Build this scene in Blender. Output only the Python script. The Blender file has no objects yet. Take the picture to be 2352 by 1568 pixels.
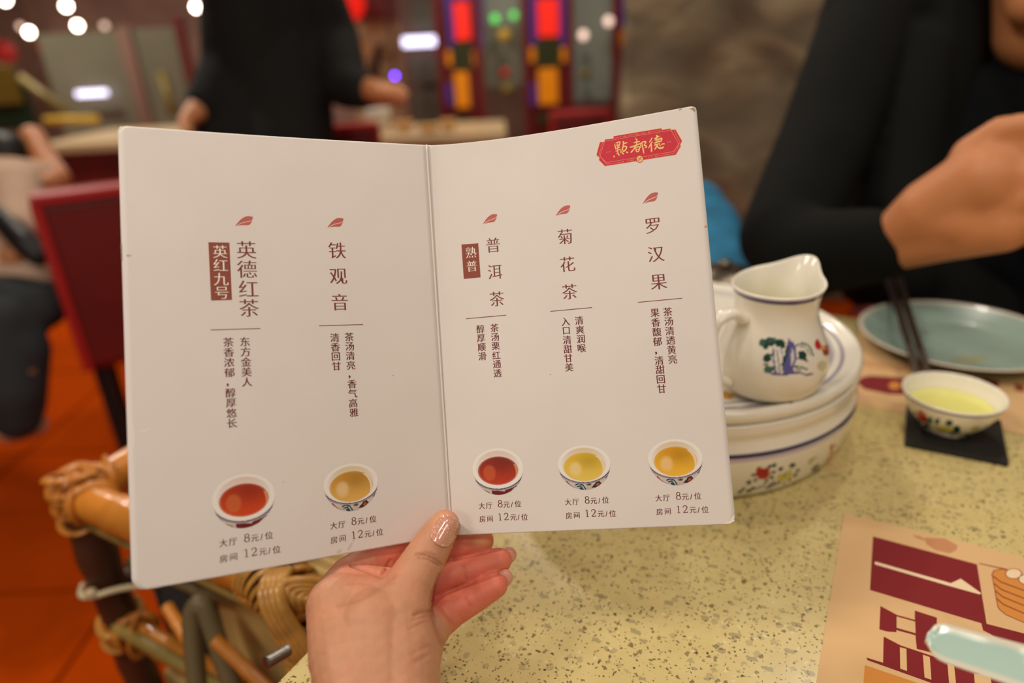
import bpy, bmesh, math, random
import numpy as np
from mathutils import Vector, Matrix
from mathutils.bvhtree import BVHTree

random.seed(7)
rng = np.random.default_rng(7)
SC = bpy.context.scene
COL = SC.collection

# ------------------------------------------------------------------ camera, world, lights, exposure
F = 1568.0                     # focal length in pixels of the 2352 px wide frame (24 mm lens)
PITCH, ROLL = math.radians(23.5), math.radians(3.0)
CP = np.array([0.0, 0.0, 1.07])
_f = np.array([0, math.cos(PITCH), -math.sin(PITCH)])
_r = np.array([1.0, 0, 0]); _u = np.array([0, math.sin(PITCH), math.cos(PITCH)])
CR = _r * math.cos(ROLL) - _u * math.sin(ROLL)
CU = _u * math.cos(ROLL) + _r * math.sin(ROLL)
CF = _f
cam_d = bpy.data.cameras.new('camera'); cam = bpy.data.objects.new('camera', cam_d); COL.objects.link(cam)
cam.matrix_world = Matrix(((CR[0], CU[0], -CF[0], CP[0]), (CR[1], CU[1], -CF[1], CP[1]), (CR[2], CU[2], -CF[2], CP[2]), (0, 0, 0, 1)))
cam_d.lens = 24; cam_d.sensor_width = 36; cam_d.clip_start = 0.02; cam_d.clip_end = 100
cam_d.dof.use_dof = True; cam_d.dof.focus_distance = 0.358; cam_d.dof.aperture_fstop = 3.1
SC.camera = cam
SC.view_settings.view_transform = 'Standard'; SC.view_settings.look = 'None'
SC.view_settings.exposure = 0.06; SC.view_settings.gamma = 1.0
SC.view_settings.use_curve_mapping = False
SC.cycles.max_bounces = 6; SC.cycles.diffuse_bounces = 3; SC.cycles.glossy_bounces = 3
SC.cycles.transmission_bounces = 6; SC.cycles.transparent_max_bounces = 8
SC.cycles.sample_clamp_indirect = 4.0
SC.cycles.caustics_reflective = False; SC.cycles.caustics_refractive = False

world = bpy.data.worlds.new('room_glow'); SC.world = world; world.use_nodes = True
bgn = world.node_tree.nodes['Background']
bgn.inputs[0].default_value = (1.0, 0.87, 0.72, 1); bgn.inputs[1].default_value = 0.19

def lamp(x, y, z, power, size=0.12, col=(1.0, 0.89, 0.765), target=None):
    d = bpy.data.lights.new('downlight_or_fill', 'AREA'); d.shape = 'DISK'; d.size = size; d.energy = power; d.color = col
    o = bpy.data.objects.new('downlight_or_fill', d); COL.objects.link(o); o.location = (x, y, z)
    if target is not None:
        o.rotation_euler = (Vector(target) - Vector((x, y, z))).to_track_quat('-Z', 'Y').to_euler()
    return o
lamp(-1.15, -0.05, 2.40, 13.5, 0.40, target=(0, 0.5, 0.8))
lamp(-0.65, -1.15, 2.05, 4.0, 0.35, target=(0.1, 0.5, 0.85))
lamp(0.85, -0.75, 2.20, 2.6, 0.30, target=(0.25, 0.5, 0.85))  # added fill, brightens the jug from the right
lamp(0.15, -0.30, 2.45, 3.2, 0.16, target=(0.2, 0.5, 0.8))
lamp(-0.45, 0.85, 2.45, 4, 0.14, target=(0.1, 0.5, 0.75))
lamp(0.50, -0.10, 2.45, 2.8, 0.30, target=(0.2, 0.5, 0.75))
lamp(0.10, -0.90, 2.45, 3.4, 0.30, target=(0.1, 0.4, 0.8))
lamp(0.42, 1.00, 2.45, 3, 0.14, target=(0.3, 0.6, 0.75))  # added fill over the far side of the table, for the jug top
lamp(0.9, 1.5, 2.5, 8, 0.14, target=(0.9, 2.4, 1.0))
lamp(-1.6, 2.6, 2.5, 22, 0.14)
lamp(0.2, 3.0, 2.5, 16, 0.14)
lamp(-3.2, 4.2, 2.5, 45, 0.2)
lamp(-2.4, 6.8, 2.4, 60, 0.2)  # added fill that lightens the far wall at upper left

# ------------------------------------------------------------------ coordinate helpers
def cam2w(x, y, z): return CP + np.asarray(x)[..., None] * CR - np.asarray(y)[..., None] * CU + np.asarray(z)[..., None] * CF
def at_d(px, py, d):           # a place seen at (px, py) of the frame, d metres in front of the camera
    return CP + d * (CF + (px - 1176) / F * CR - (py - 784) / F * CU)
def at_z(px, py, z):           # a place seen at (px, py) lying at height z
    v = CF + (px - 1176) / F * CR - (py - 784) / F * CU
    return CP + v * ((z - CP[2]) / v[2])
def proj(P):
    D = P - CP; z = D @ CF
    return 1176 + F * (D @ CR) / z, 784 - F * (D @ CU) / z
def at_y(px, py, y):           # a place seen at (px, py) on the upright plane at distance y
    v = CF + (px - 1176) / F * CR - (py - 784) / F * CU
    return CP + v * ((y - CP[1]) / v[1])
TZ = 0.75                      # table top height
E1 = np.array([0.866, -0.5, 0]); E2 = np.array([0.5, 0.866, 0])
def tb(s, t, z=TZ): return s * E1 + t * E2 + np.array([0, 0, z])

def lin(c):
    c = np.asarray(c, float) / 255.0
    return np.where(c <= 0.04045, c / 12.92, ((c + 0.055) / 1.055) ** 2.4)

# ------------------------------------------------------------------ materials
def mat(name, rgb, rough=0.5, metal=0.0, emit=0.0, coat=0.0, noise=0.0, nscale=20.0, bump=0.0, bscale=60.0, vcol=False,
        spec=0.5, sss=0.0, trans=0.0, ior=1.45, detail=4, alpha=1.0):
    m = bpy.data.materials.new(name); m.use_nodes = True
    nt = m.node_tree; b = nt.nodes['Principled BSDF']; L = nt.links.new
    c = tuple(lin(rgb)) + (1,)
    b.inputs['Base Color'].default_value = c; b.inputs['Roughness'].default_value = rough
    b.inputs['Metallic'].default_value = metal; b.inputs['Specular IOR Level'].default_value = spec
    b.inputs['IOR'].default_value = ior
    if coat: b.inputs['Coat Weight'].default_value = coat; b.inputs['Coat Roughness'].default_value = 0.04
    if trans: b.inputs['Transmission Weight'].default_value = trans
    if alpha < 1: b.inputs['Alpha'].default_value = alpha
    if sss:
        b.inputs['Subsurface Weight'].default_value = sss; b.inputs['Subsurface Radius'].default_value = (1.0, 0.35, 0.2)
        b.inputs['Subsurface Scale'].default_value = 0.004
    if emit:
        b.inputs['Emission Color'].default_value = c; b.inputs['Emission Strength'].default_value = emit
    src = None
    if vcol:
        a = nt.nodes.new('ShaderNodeVertexColor'); a.layer_name = 'Col'; src = a.outputs['Color']
        L(src, b.inputs['Base Color'])
    if noise:
        tc = nt.nodes.new('ShaderNodeTexCoord'); n = nt.nodes.new('ShaderNodeTexNoise')
        n.inputs['Scale'].default_value = nscale; n.inputs['Detail'].default_value = detail
        L(tc.outputs['Object'], n.inputs['Vector'])
        mr = nt.nodes.new('ShaderNodeMapRange'); mr.inputs['From Min'].default_value = 0.3; mr.inputs['From Max'].default_value = 0.7
        mr.inputs['To Min'].default_value = 1 - noise; mr.inputs['To Max'].default_value = 1 + noise
        L(n.outputs['Fac'], mr.inputs['Value'])
        mx = nt.nodes.new('ShaderNodeMix'); mx.data_type = 'RGBA'; mx.blend_type = 'MULTIPLY'; mx.inputs['Factor'].default_value = 1
        if src is not None: L(src, mx.inputs['A'])
        else: mx.inputs['A'].default_value = c
        L(mr.outputs['Result'], mx.inputs['B']); L(mx.outputs['Result'], b.inputs['Base Color'])
    if bump:
        tc2 = nt.nodes.new('ShaderNodeTexCoord'); n2 = nt.nodes.new('ShaderNodeTexNoise'); n2.inputs['Scale'].default_value = bscale
        n2.inputs['Detail'].default_value = 5; L(tc2.outputs['Object'], n2.inputs['Vector'])
        bp = nt.nodes.new('ShaderNodeBump'); bp.inputs['Strength'].default_value = bump; bp.inputs['Distance'].default_value = 0.002
        L(n2.outputs['Fac'], bp.inputs['Height']); L(bp.outputs['Normal'], b.inputs['Normal'])
    return m

M = {}
M['paper'] = mat('menu_card', (228, 219, 212), rough=0.42, noise=0.025, nscale=22, bump=0.06, bscale=30, spec=0.35)
M['paper_edge'] = mat('worn_card_edge', (226, 214, 196), rough=0.8)
M['ink'] = mat('maroon_ink', (128, 62, 52), rough=0.5, spec=0.3)
M['ink_dark'] = mat('dark_maroon_ink', (112, 45, 42), rough=0.5, spec=0.3)
M['leaf_ink'] = mat('leaf_red_ink', (196, 100, 90), rough=0.5, spec=0.3)
M['box_ink'] = mat('brown_box_ink', (146, 74, 58), rough=0.5, spec=0.3)
M['pale_ink'] = mat('knocked_out_paper', (246, 236, 226), rough=0.5, spec=0.3)
M['crimson'] = mat('crimson_ink', (208, 50, 66), rough=0.5, spec=0.3)
M['logo_line'] = mat('pink_line_ink', (246, 170, 150), rough=0.5, spec=0.3)
M['gold'] = mat('gold_ink', (246, 205, 130), rough=0.45, spec=0.3)
M['picture'] = mat('printed_picture', (255, 255, 255), rough=0.45, vcol=True, spec=0.3)
M['stain'] = mat('orange_stain', (205, 140, 80), rough=0.6)
M['skin'] = mat('skin', (225, 165, 135), rough=0.46, vcol=True, noise=0.05, nscale=120, bump=0.12, bscale=900, sss=0.12, spec=0.4)
M['skin_dark'] = mat('tanned_skin', (196, 128, 82), rough=0.5, noise=0.06, nscale=14)
M['nail_side'] = mat('bare_nail', (216, 152, 130), rough=0.3)
M['china'] = mat('glazed_porcelain', (250, 246, 234), rough=0.14, vcol=True, coat=0.3)
M['celadon'] = mat('celadon_glaze', (186, 208, 196), rough=0.12, coat=0.3)
M['celadon_spoon'] = mat('celadon_spoon_glaze', (186, 208, 196), rough=0.12, coat=0.3, vcol=True)
M['celadon_plate'] = mat('celadon_plate_glaze', (150, 172, 160), rough=0.25, coat=0.2, vcol=True)
M['tea'] = mat('green_tea', (222, 220, 130), rough=0.05)
M['tea_pale'] = mat('pale_green_tea', (214, 216, 160), rough=0.05)
M['black_mat'] = mat('black_leatherette', (26, 24, 23), rough=0.6, bump=0.2, bscale=500)
M['dark_wood'] = mat('dark_wood', (62, 44, 32), rough=0.45, noise=0.15, nscale=8)
M['stick'] = mat('dark_chopstick_lacquer', (58, 42, 34), rough=0.35)
M['steel'] = mat('brushed_steel', (120, 110, 95), rough=0.3, metal=1.0)
M['bolt'] = mat('zinc_bolt', (150, 146, 138), rough=0.35, metal=1.0)
M['kraft'] = mat('peach_paper', (222, 182, 130), rough=0.75, noise=0.03, nscale=12)
M['maroon'] = mat('placemat_maroon_ink', (128, 22, 28), rough=0.7)
M['pm_orange'] = mat('placemat_orange_ink', (214, 140, 60), rough=0.7)
M['pm_line'] = mat('placemat_brown_line', (150, 70, 40), rough=0.7)
M['pm_pale'] = mat('placemat_pale_ink', (240, 214, 176), rough=0.7)
M['pm_brown'] = mat('placemat_tan_print', (200, 140, 96), rough=0.7)
M['jacket'] = mat('black_jacket_cloth', (13, 14, 12), spec=0.18, rough=0.9, noise=0.2, nscale=8, bump=0.3, bscale=30)
M['shirt'] = mat('black_shirt_cloth', (22, 22, 20), rough=0.9, noise=0.15, nscale=8, spec=0.3)
M['tee'] = mat('blue_black_knit', (9, 11, 14), spec=0.15, rough=0.95, noise=0.1, nscale=10)
M['eye_white'] = mat('eye_white', (225, 215, 205), rough=0.3)
M['lips'] = mat('lips', (150, 70, 60), rough=0.4)
M['hair'] = mat('black_hair', (18, 15, 14), rough=0.5)
M['jeans'] = mat('dark_trousers', (42, 45, 48), rough=0.9)
M['blouse'] = mat('beige_pink_blouse', (196, 164, 140), rough=0.9, noise=0.1, nscale=9)
M['blue'] = mat('blue_patterned_fabric', (40, 120, 160), rough=0.8, noise=0.35, nscale=26)
M['red_leather'] = mat('dark_red_leather', (104, 26, 24), rough=0.38, noise=0.18, nscale=5)
M['red_bright'] = mat('bright_red_leather', (168, 34, 34), rough=0.35, noise=0.1, nscale=5)
M['black_leg'] = mat('black_painted_leg', (18, 16, 15), rough=0.5)
M['red_cloth'] = mat('red_lacquer', (150, 34, 32), rough=0.5, noise=0.1, nscale=6)
M['table_tan'] = mat('tan_table_top', (196, 170, 128), rough=0.4)
M['porcelain_plain'] = mat('white_porcelain', (225, 218, 205), rough=0.2)
M['ceiling'] = mat('dark_brown_ceiling', (110, 88, 78), rough=0.8)
M['darkwall'] = mat('dark_red_brown_wall', (128, 98, 84), rough=0.7, noise=0.25, nscale=2)
M['bamboo'] = mat('amber_bamboo', (196, 124, 44), rough=0.32, noise=0.30, nscale=14, coat=0.2)
M['bamboo_pale'] = mat('olive_bamboo_strip', (150, 128, 66), rough=0.4, noise=0.2, nscale=14)
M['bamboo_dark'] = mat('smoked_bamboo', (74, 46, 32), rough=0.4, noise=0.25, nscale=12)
M['bamboo_grey'] = mat('grey_brown_bent_cane', (110, 96, 64), rough=0.45, noise=0.2, nscale=12)
M['rattan'] = mat('honey_rattan_strand', (190, 138, 62), rough=0.36, noise=0.28, nscale=60, coat=0.2)
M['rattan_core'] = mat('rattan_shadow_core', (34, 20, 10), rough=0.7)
M['mat_panel'] = mat('woven_olive_panel', (205, 172, 104), rough=0.7, noise=0.22, nscale=20)
M['cream_tie'] = mat('cream_plastic_tie', (206, 190, 150), rough=0.4)
M['orange_glass'] = mat('amber_glass', (205, 118, 10), rough=0.3, emit=0.42)
M['red_glass'] = mat('red_glass', (220, 34, 20), rough=0.3, emit=0.75)
M['green_glass'] = mat('green_glass', (30, 92, 36), rough=0.3, emit=0.25)
M['dark_green_glass'] = mat('dark_green_glass', (46, 50, 20), rough=0.3, emit=0.15)
M['violet_glass'] = mat('violet_glass', (66, 44, 120), rough=0.3, emit=0.3)
M['blue_glass'] = mat('blue_glass', (60, 60, 140), rough=0.3, emit=0.3)
M['clear_glass'] = mat('greenish_clear_glass', (120, 124, 112), rough=0.35, emit=0.1)
M['frame_red'] = mat('dark_red_frame', (112, 22, 22), rough=0.4)
M['lamp'] = mat('warm_white_lamp', (255, 236, 214), emit=22)
M['lamp_dim'] = mat('dim_warm_lamp', (255, 220, 200), emit=1.2)
M['lamp_violet'] = mat('violet_lamp', (104, 60, 240), emit=16)
M['lamp_green'] = mat('green_lamp', (70, 170, 70), emit=2.2)
M['tube'] = mat('cool_white_tube', (226, 222, 255), emit=2.6)
M['lantern'] = mat('red_paper_lantern', (226, 30, 18), emit=0.9)
M['lantern_dim'] = mat('dim_red_lantern', (150, 30, 26), emit=0.35)
M['yellow'] = mat('yellow_paint', (200, 160, 40), rough=0.5, emit=0.12)
M['yellow_dim'] = mat('dull_yellow_paint', (128, 110, 40), rough=0.5)
M['green_dark'] = mat('dark_green_paint', (24, 54, 30), rough=0.6)
M['smoky'] = mat('smoky_green_panel', (112, 110, 92), rough=0.3, noise=0.12, nscale=2)
M['food'] = mat('warm_dishes', (214, 170, 110), rough=0.5)
M['socket'] = mat('dark_metal', (40, 36, 34), rough=0.5)

# speckled quartz table top
def quartz():
    m = bpy.data.materials.new('speckled_quartz'); m.use_nodes = True; nt = m.node_tree; L = nt.links.new
    b = nt.nodes['Principled BSDF']; b.inputs['Roughness'].default_value = 0.22; b.inputs['Specular IOR Level'].default_value = 0.5
    tc = nt.nodes.new('ShaderNodeTexCoord')
    cur = None
    def rgbmix(a, colour, fac, soft=None):
        mx = nt.nodes.new('ShaderNodeMix'); mx.data_type = 'RGBA'
        if isinstance(a, tuple): mx.inputs['A'].default_value = a
        else: L(a, mx.inputs['A'])
        mx.inputs['B'].default_value = tuple(lin(colour)) + (1,); L(fac, mx.inputs['Factor']); return mx.outputs['Result']
    n = nt.nodes.new('ShaderNodeTexNoise'); n.inputs['Scale'].default_value = 90; n.inputs['Detail'].default_value = 6
    L(tc.outputs['Object'], n.inputs['Vector'])
    cur = rgbmix(tuple(lin((221, 203, 143))) + (1,), (204, 184, 120), n.outputs['Fac'])
    # warp so that the chips get angular, uneven outlines
    wn = nt.nodes.new('ShaderNodeTexNoise'); wn.inputs['Scale'].default_value = 420; wn.inputs['Detail'].default_value = 2
    L(tc.outputs['Object'], wn.inputs['Vector'])
    sub = nt.nodes.new('ShaderNodeVectorMath'); sub.operation = 'SUBTRACT'; L(wn.outputs['Color'], sub.inputs[0]); sub.inputs[1].default_value = (0.5, 0.5, 0.5)
    sc = nt.nodes.new('ShaderNodeVectorMath'); sc.operation = 'SCALE'; L(sub.outputs[0], sc.inputs[0]); sc.inputs['Scale'].default_value = 0.0035
    ad = nt.nodes.new('ShaderNodeVectorMath'); ad.operation = 'ADD'; L(tc.outputs['Object'], ad.inputs[0]); L(sc.outputs[0], ad.inputs[1])
    def chips(scale, radius, keep, colour, stretch=(1, 1, 1), rot=0.0):
        nonlocal cur
        mp = nt.nodes.new('ShaderNodeMapping'); mp.inputs['Scale'].default_value = stretch; mp.inputs['Rotation'].default_value = (0, 0, rot)
        L(ad.outputs[0], mp.inputs['Vector'])
        v = nt.nodes.new('ShaderNodeTexVoronoi'); v.feature = 'F1'; v.distance = 'MINKOWSKI'; v.inputs['Exponent'].default_value = 1.2
        v.voronoi_dimensions = '2D'
        v.inputs['Scale'].default_value = scale; L(mp.outputs[0], v.inputs['Vector'])
        sp = nt.nodes.new('ShaderNodeSeparateColor'); L(v.outputs['Color'], sp.inputs[0])
        sz = nt.nodes.new('ShaderNodeMath'); sz.operation = 'MULTIPLY'; L(sp.outputs[1], sz.inputs[0]); sz.inputs[1].default_value = radius
        lt = nt.nodes.new('ShaderNodeMath'); lt.operation = 'LESS_THAN'; L(v.outputs['Distance'], lt.inputs[0]); L(sz.outputs[0], lt.inputs[1])
        kp = nt.nodes.new('ShaderNodeMath'); kp.operation = 'LESS_THAN'; L(sp.outputs[0], kp.inputs[0]); kp.inputs[1].default_value = keep
        ml = nt.nodes.new('ShaderNodeMath'); ml.operation = 'MULTIPLY'; L(lt.outputs[0], ml.inputs[0]); L(kp.outputs[0], ml.inputs[1])
        cur = rgbmix(cur, colour, ml.outputs[0])
    chips(150, 0.42, 0.40, (186, 170, 118))
    chips(95, 0.40, 0.20, (172, 158, 112), (1, 1.8, 1), 0.6)
    chips(120, 0.30, 0.13, (150, 132, 88), (1.7, 1, 1), 1.1)
    chips(240, 0.36, 0.26, (138, 116, 74))
    chips(480, 0.40, 0.34, (130, 108, 68))
    chips(150, 0.25, 0.07, (96, 78, 46), (1, 1.8, 1), 2.0)
    chips(300, 0.30, 0.10, (84, 66, 38), (1, 1.3, 1), 2.6)
    chips(210, 0.30, 0.14, (222, 207, 156))
    L(cur, b.inputs['Base Color'])
    return m
M['quartz'] = quartz()

def stone():
    m = bpy.data.materials.new('rough_stone'); m.use_nodes = True; nt = m.node_tree; L = nt.links.new
    b = nt.nodes['Principled BSDF']; b.inputs['Roughness'].default_value = 0.85
    tc = nt.nodes.new('ShaderNodeTexCoord'); n = nt.nodes.new('ShaderNodeTexNoise')
    mp = nt.nodes.new('ShaderNodeMapping'); mp.inputs['Rotation'].default_value = (0, 0.8, 0); mp.inputs['Scale'].default_value = (1.0, 1.0, 2.2)
    L(tc.outputs['Object'], mp.inputs['Vector'])
    n.inputs['Scale'].default_value = 2.6; n.inputs['Detail'].default_value = 7; n.inputs['Distortion'].default_value = 0.8; L(mp.outputs[0], n.inputs['Vector'])
    cr = nt.nodes.new('ShaderNodeValToRGB'); e = cr.color_ramp.elements
    e[0].position = 0.3; e[0].color = tuple(lin((84, 74, 56))) + (1,); e[1].position = 0.68; e[1].color = tuple(lin((164, 146, 114))) + (1,)
    e2 = cr.color_ramp.elements.new(0.5); e2.color = tuple(lin((122, 108, 84))) + (1,)
    L(n.outputs['Fac'], cr.inputs[0]); L(cr.outputs[0], b.inputs['Base Color'])
    bp = nt.nodes.new('ShaderNodeBump'); bp.inputs['Distance'].default_value = 0.05; bp.inputs['Strength'].default_value = 0.7
    L(n.outputs['Fac'], bp.inputs['Height']); L(bp.outputs[0], b.inputs['Normal'])
    return m
M['stone'] = stone()
M['floor_tile'] = mat('terracotta_tile', (172, 62, 2), rough=0.9, noise=0.12, nscale=3, spec=0.02)
M['grout'] = mat('dark_grout', (150, 54, 4), rough=0.9, spec=0.02)

def glitter():
    m = mat('glitter_nail_polish', (226, 160, 142), rough=0.12, coat=0.8)
    nt = m.node_tree; L = nt.links.new; b = nt.nodes['Principled BSDF']
    tc = nt.nodes.new('ShaderNodeTexCoord'); v = nt.nodes.new('ShaderNodeTexVoronoi'); v.inputs['Scale'].default_value = 2400
    L(tc.outputs['Object'], v.inputs['Vector'])
    sp = nt.nodes.new('ShaderNodeSeparateColor'); L(v.outputs['Color'], sp.inputs[0])
    gt = nt.nodes.new('ShaderNodeMath'); gt.operation = 'GREATER_THAN'; L(sp.outputs[0], gt.inputs[0]); gt.inputs[1].default_value = 0.90
    mx = nt.nodes.new('ShaderNodeMix'); mx.data_type = 'RGBA'; mx.inputs['A'].default_value = tuple(lin((206, 146, 124))) + (1,)
    mx.inputs['B'].default_value = tuple(lin((244, 206, 180))) + (1,); L(gt.outputs[0], mx.inputs['Factor']); L(mx.outputs['Result'], b.inputs['Base Color'])
    return m
M['glitter'] = glitter()

# ------------------------------------------------------------------ object helpers
WM = {}                        # world matrices of the roots and parents
def link(o, parent=None):
    COL.objects.link(o)
    if parent is not None: o.parent = parent
def thing(name, label, cat, loc=(0, 0, 0), group=None, rotz=0.0):
    o = bpy.data.objects.new(name, None); COL.objects.link(o); o.location = tuple(float(c) for c in loc); o.rotation_euler = (0, 0, rotz)
    o.empty_display_size = 0.05
    WM[o.name] = Matrix.Translation(Vector(loc)) @ Matrix.Rotation(rotz, 4, 'Z')
    o['label'] = label; o['category'] = cat
    if group: o['group'] = group
    return o
def tag(o, label, cat, group=None, kind=None):
    if label: o['label'] = label
    if cat: o['category'] = cat
    if group: o['group'] = group
    if kind: o['kind'] = kind
    return o
def make(name, V, Fc, material, parent=None, smooth=True, colors=None, origin=None):
    """mesh from world-space vertices; stored relative to its parent (or to its own origin)"""
    V = np.asarray(V, float)
    if parent is not None: Mw = WM[parent.name]
    else:
        if origin is None:
            mn, mx = V.min(0), V.max(0); origin = ((mn[0] + mx[0]) / 2, (mn[1] + mx[1]) / 2, mn[2])
        Mw = Matrix.Translation(Vector(origin))
    Mi = np.array(Mw.inverted())
    VL = V @ Mi[:3, :3].T + Mi[:3, 3]
    me = bpy.data.meshes.new(name)
    me.from_pydata(VL.tolist(), [], [list(map(int, f)) for f in Fc] if not isinstance(Fc, np.ndarray) else Fc.tolist())
    me.update()
    if smooth: me.polygons.foreach_set('use_smooth', [True] * len(me.polygons))
    me.materials.append(material)
    if colors is not None:
        ca = me.color_attributes.new('Col', 'FLOAT_COLOR', 'POINT')
        ca.data.foreach_set('color', np.c_[colors, np.ones(len(colors))].astype(np.float32).ravel())
    o = bpy.data.objects.new(name, me); COL.objects.link(o)
    if parent is not None: o.parent = parent
    else: o.location = origin
    WM[o.name] = Mw.copy()
    return o

class MB:                      # collects pieces of ONE part
    def __init__(s): s.v = []; s.f = []; s.n = 0
    def add(s, V, Fc):
        s.v.append(np.asarray(V, float)); s.f += [[int(i) + s.n for i in f] for f in Fc]; s.n += len(V); return s
    def build(s, name, material, parent=None, smooth=True, **k): return make(name, np.vstack(s.v), s.f, material, parent, smooth, **k)

def frame_of(d):
    d = d / np.linalg.norm(d); a = np.array([0, 0, 1.0]) if abs(d[2]) < 0.9 else np.array([1.0, 0, 0])
    x = np.cross(a, d); x /= np.linalg.norm(x); return x, np.cross(d, x), d
def box_vf(c, sx, sy, sz, ax=None, bevel=0.0):
    """box centred on c, sizes along axes ax (3 unit vectors), with chamfered edges"""
    ax = np.eye(3) if ax is None else np.asarray(ax, float)
    bm = bmesh.new(); bmesh.ops.create_cube(bm, size=1.0)
    for v in bm.verts: v.co = Vector((v.co.x * sx, v.co.y * sy, v.co.z * sz))
    if bevel: bmesh.ops.bevel(bm, geom=bm.edges[:], offset=bevel, segments=2, affect='EDGES', profile=0.6)
    V = np.array([v.co[:] for v in bm.verts]); bm.verts.index_update(); Fc = [[v.index for v in f.verts] for f in bm.faces]; bm.free()
    return np.asarray(c) + V @ ax, Fc
def axes_z(a): c, s = math.cos(a), math.sin(a); return np.array([[c, s, 0], [-s, c, 0], [0, 0, 1.0]])
TAX = np.array([E1, E2, [0, 0, 1.0]])
def tube_vf(P, R, n=14, cap=True, flat=1.0, up=None):
    P = np.asarray(P, float); R = np.broadcast_to(np.asarray(R, float), (len(P),))
    T = np.gradient(P, axis=0); T /= np.linalg.norm(T, axis=1)[:, None]
    x, y, _ = frame_of(T[0])
    if up is not None:
        y = np.asarray(up, float) - np.dot(up, T[0]) * T[0]; y /= np.linalg.norm(y); x = np.cross(y, T[0])
    V = []; a = np.linspace(0, 2 * np.pi, n, endpoint=False)
    for i in range(len(P)):
        x = x - np.dot(x, T[i]) * T[i]; x /= np.linalg.norm(x); y = np.cross(T[i], x)
        V.append(P[i] + R[i] * (np.cos(a)[:, None] * x + flat * np.sin(a)[:, None] * y))
    V = np.vstack(V); Fc = []
    for i in range(len(P) - 1):
        for j in range(n):
            k = (j + 1) % n; Fc.append((i * n + j, i * n + k, (i + 1) * n + k, (i + 1) * n + j))
    if cap: Fc.append(tuple(range(n))[::-1]); Fc.append(tuple((len(P) - 1) * n + j for j in range(n)))
    return V, Fc
def smooth_path(P, k=6):
    P = [np.asarray(p, float) for p in P]; Q = [2 * P[0] - P[1]] + P + [2 * P[-1] - P[-2]]; out = []
    for i in range(1, len(Q) - 2):
        for t in np.linspace(0, 1, k, endpoint=False):
            a, b, c, d = Q[i - 1], Q[i], Q[i + 1], Q[i + 2]
            out.append(0.5 * ((2 * b) + (-a + c) * t + (2 * a - 5 * b + 4 * c - d) * t * t + (-a + 3 * b - 3 * c + d) * t ** 3))
    out.append(P[-1]); return np.array(out)
def lathe_vf(prof, c, n=64, deform=None, ang0=0.0):
    prof = np.asarray(prof, float); a = ang0 + np.linspace(0, 2 * np.pi, n, endpoint=False)
    V = np.stack([np.outer(prof[:, 0], np.cos(a)), np.outer(prof[:, 0], np.sin(a)), np.repeat(prof[:, 1][:, None], n, 1)], -1).reshape(-1, 3)
    if deform: V = deform(V, np.tile(a, len(prof)), np.repeat(np.arange(len(prof)), n))
    m = len(prof); i = np.arange(m - 1)[:, None] * n; j = np.arange(n)[None, :]; k = (j + 1) % n
    Fc = np.stack([i + j, i + k, i + n + k, i + n + j], -1).reshape(-1, 4)
    return V + np.asarray(c), Fc
def resample(prof, step):
    prof = np.asarray(prof, float); d = np.r_[0, np.cumsum(np.linalg.norm(np.diff(prof, axis=0), axis=1))]
    t = np.linspace(0, d[-1], max(4, int(d[-1] / step)))
    return np.c_[np.interp(t, d, prof[:, 0]), np.interp(t, d, prof[:, 1])]
def round_profile(prof, k=4):
    p = smooth_path([np.r_[q, 0] for q in prof], k)[:, :2]; p[:, 0] = np.maximum(p[:, 0], 0); return p
def prism_vf(poly, z0, z1):
    n = len(poly); P = np.asarray(poly, float)[:, :2]
    V = np.vstack([np.c_[P, np.full(n, z0)], np.c_[P, np.full(n, z1)]])
    return V, [tuple(range(n))[::-1], tuple(range(n, 2 * n))] + [(i, (i + 1) % n, n + (i + 1) % n, n + i) for i in range(n)]

def blob(chains, voxel, smooth=6, sub=0.3, extra=None):
    """one continuous surface around chains of (point, radius) joints"""
    bm = bmesh.new()
    ico = bmesh.new(); bmesh.ops.create_icosphere(ico, subdivisions=3, radius=1.0)
    IV = np.array([v.co[:] for v in ico.verts]); IF = [[v.index for v in f.verts] for f in ico.faces]; ico.free()
    Vs, Fs, n = [], [], 0
    for ch in chains:
        pts = [(np.asarray(p, float), r) for p, r in ch]
        if len(pts) == 1: pts = pts * 2
        for (p, r), (q, s) in zip(pts[:-1], pts[1:]):
            L = np.linalg.norm(q - p); k = max(1, int(L / (sub * min(r, s))))
            for t in np.linspace(0, 1, k + 1):
                Vs.append(p * (1 - t) + q * t + IV * (r * (1 - t) + s * t)); Fs += [[i + n for i in f] for f in IF]; n += len(IV)
    if extra:
        for V, Fc in extra: Vs.append(V); Fs += [[i + n for i in f] for f in Fc]; n += len(V)
    bm.free()
    me = bpy.data.meshes.new('tmp'); me.from_pydata(np.vstack(Vs).tolist(), [], Fs); me.update()
    o = bpy.data.objects.new('tmp', me); COL.objects.link(o)
    m = o.modifiers.new('r', 'REMESH'); m.mode = 'VOXEL'; m.voxel_size = voxel
    if smooth: s = o.modifiers.new('s', 'SMOOTH'); s.factor = 0.5; s.iterations = smooth
    dg = bpy.context.evaluated_depsgraph_get(); dg.update()
    ev = o.evaluated_get(dg).to_mesh()
    V = np.empty(len(ev.vertices) * 3); ev.vertices.foreach_get('co', V); V = V.reshape(-1, 3)
    N = np.empty(len(ev.vertices) * 3); ev.vertices.foreach_get('normal', N); N = N.reshape(-1, 3)
    Fc = [tuple(p.vertices) for p in ev.polygons]
    bpy.data.objects.remove(o); bpy.data.meshes.remove(me)
    return V, Fc, N

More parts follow.
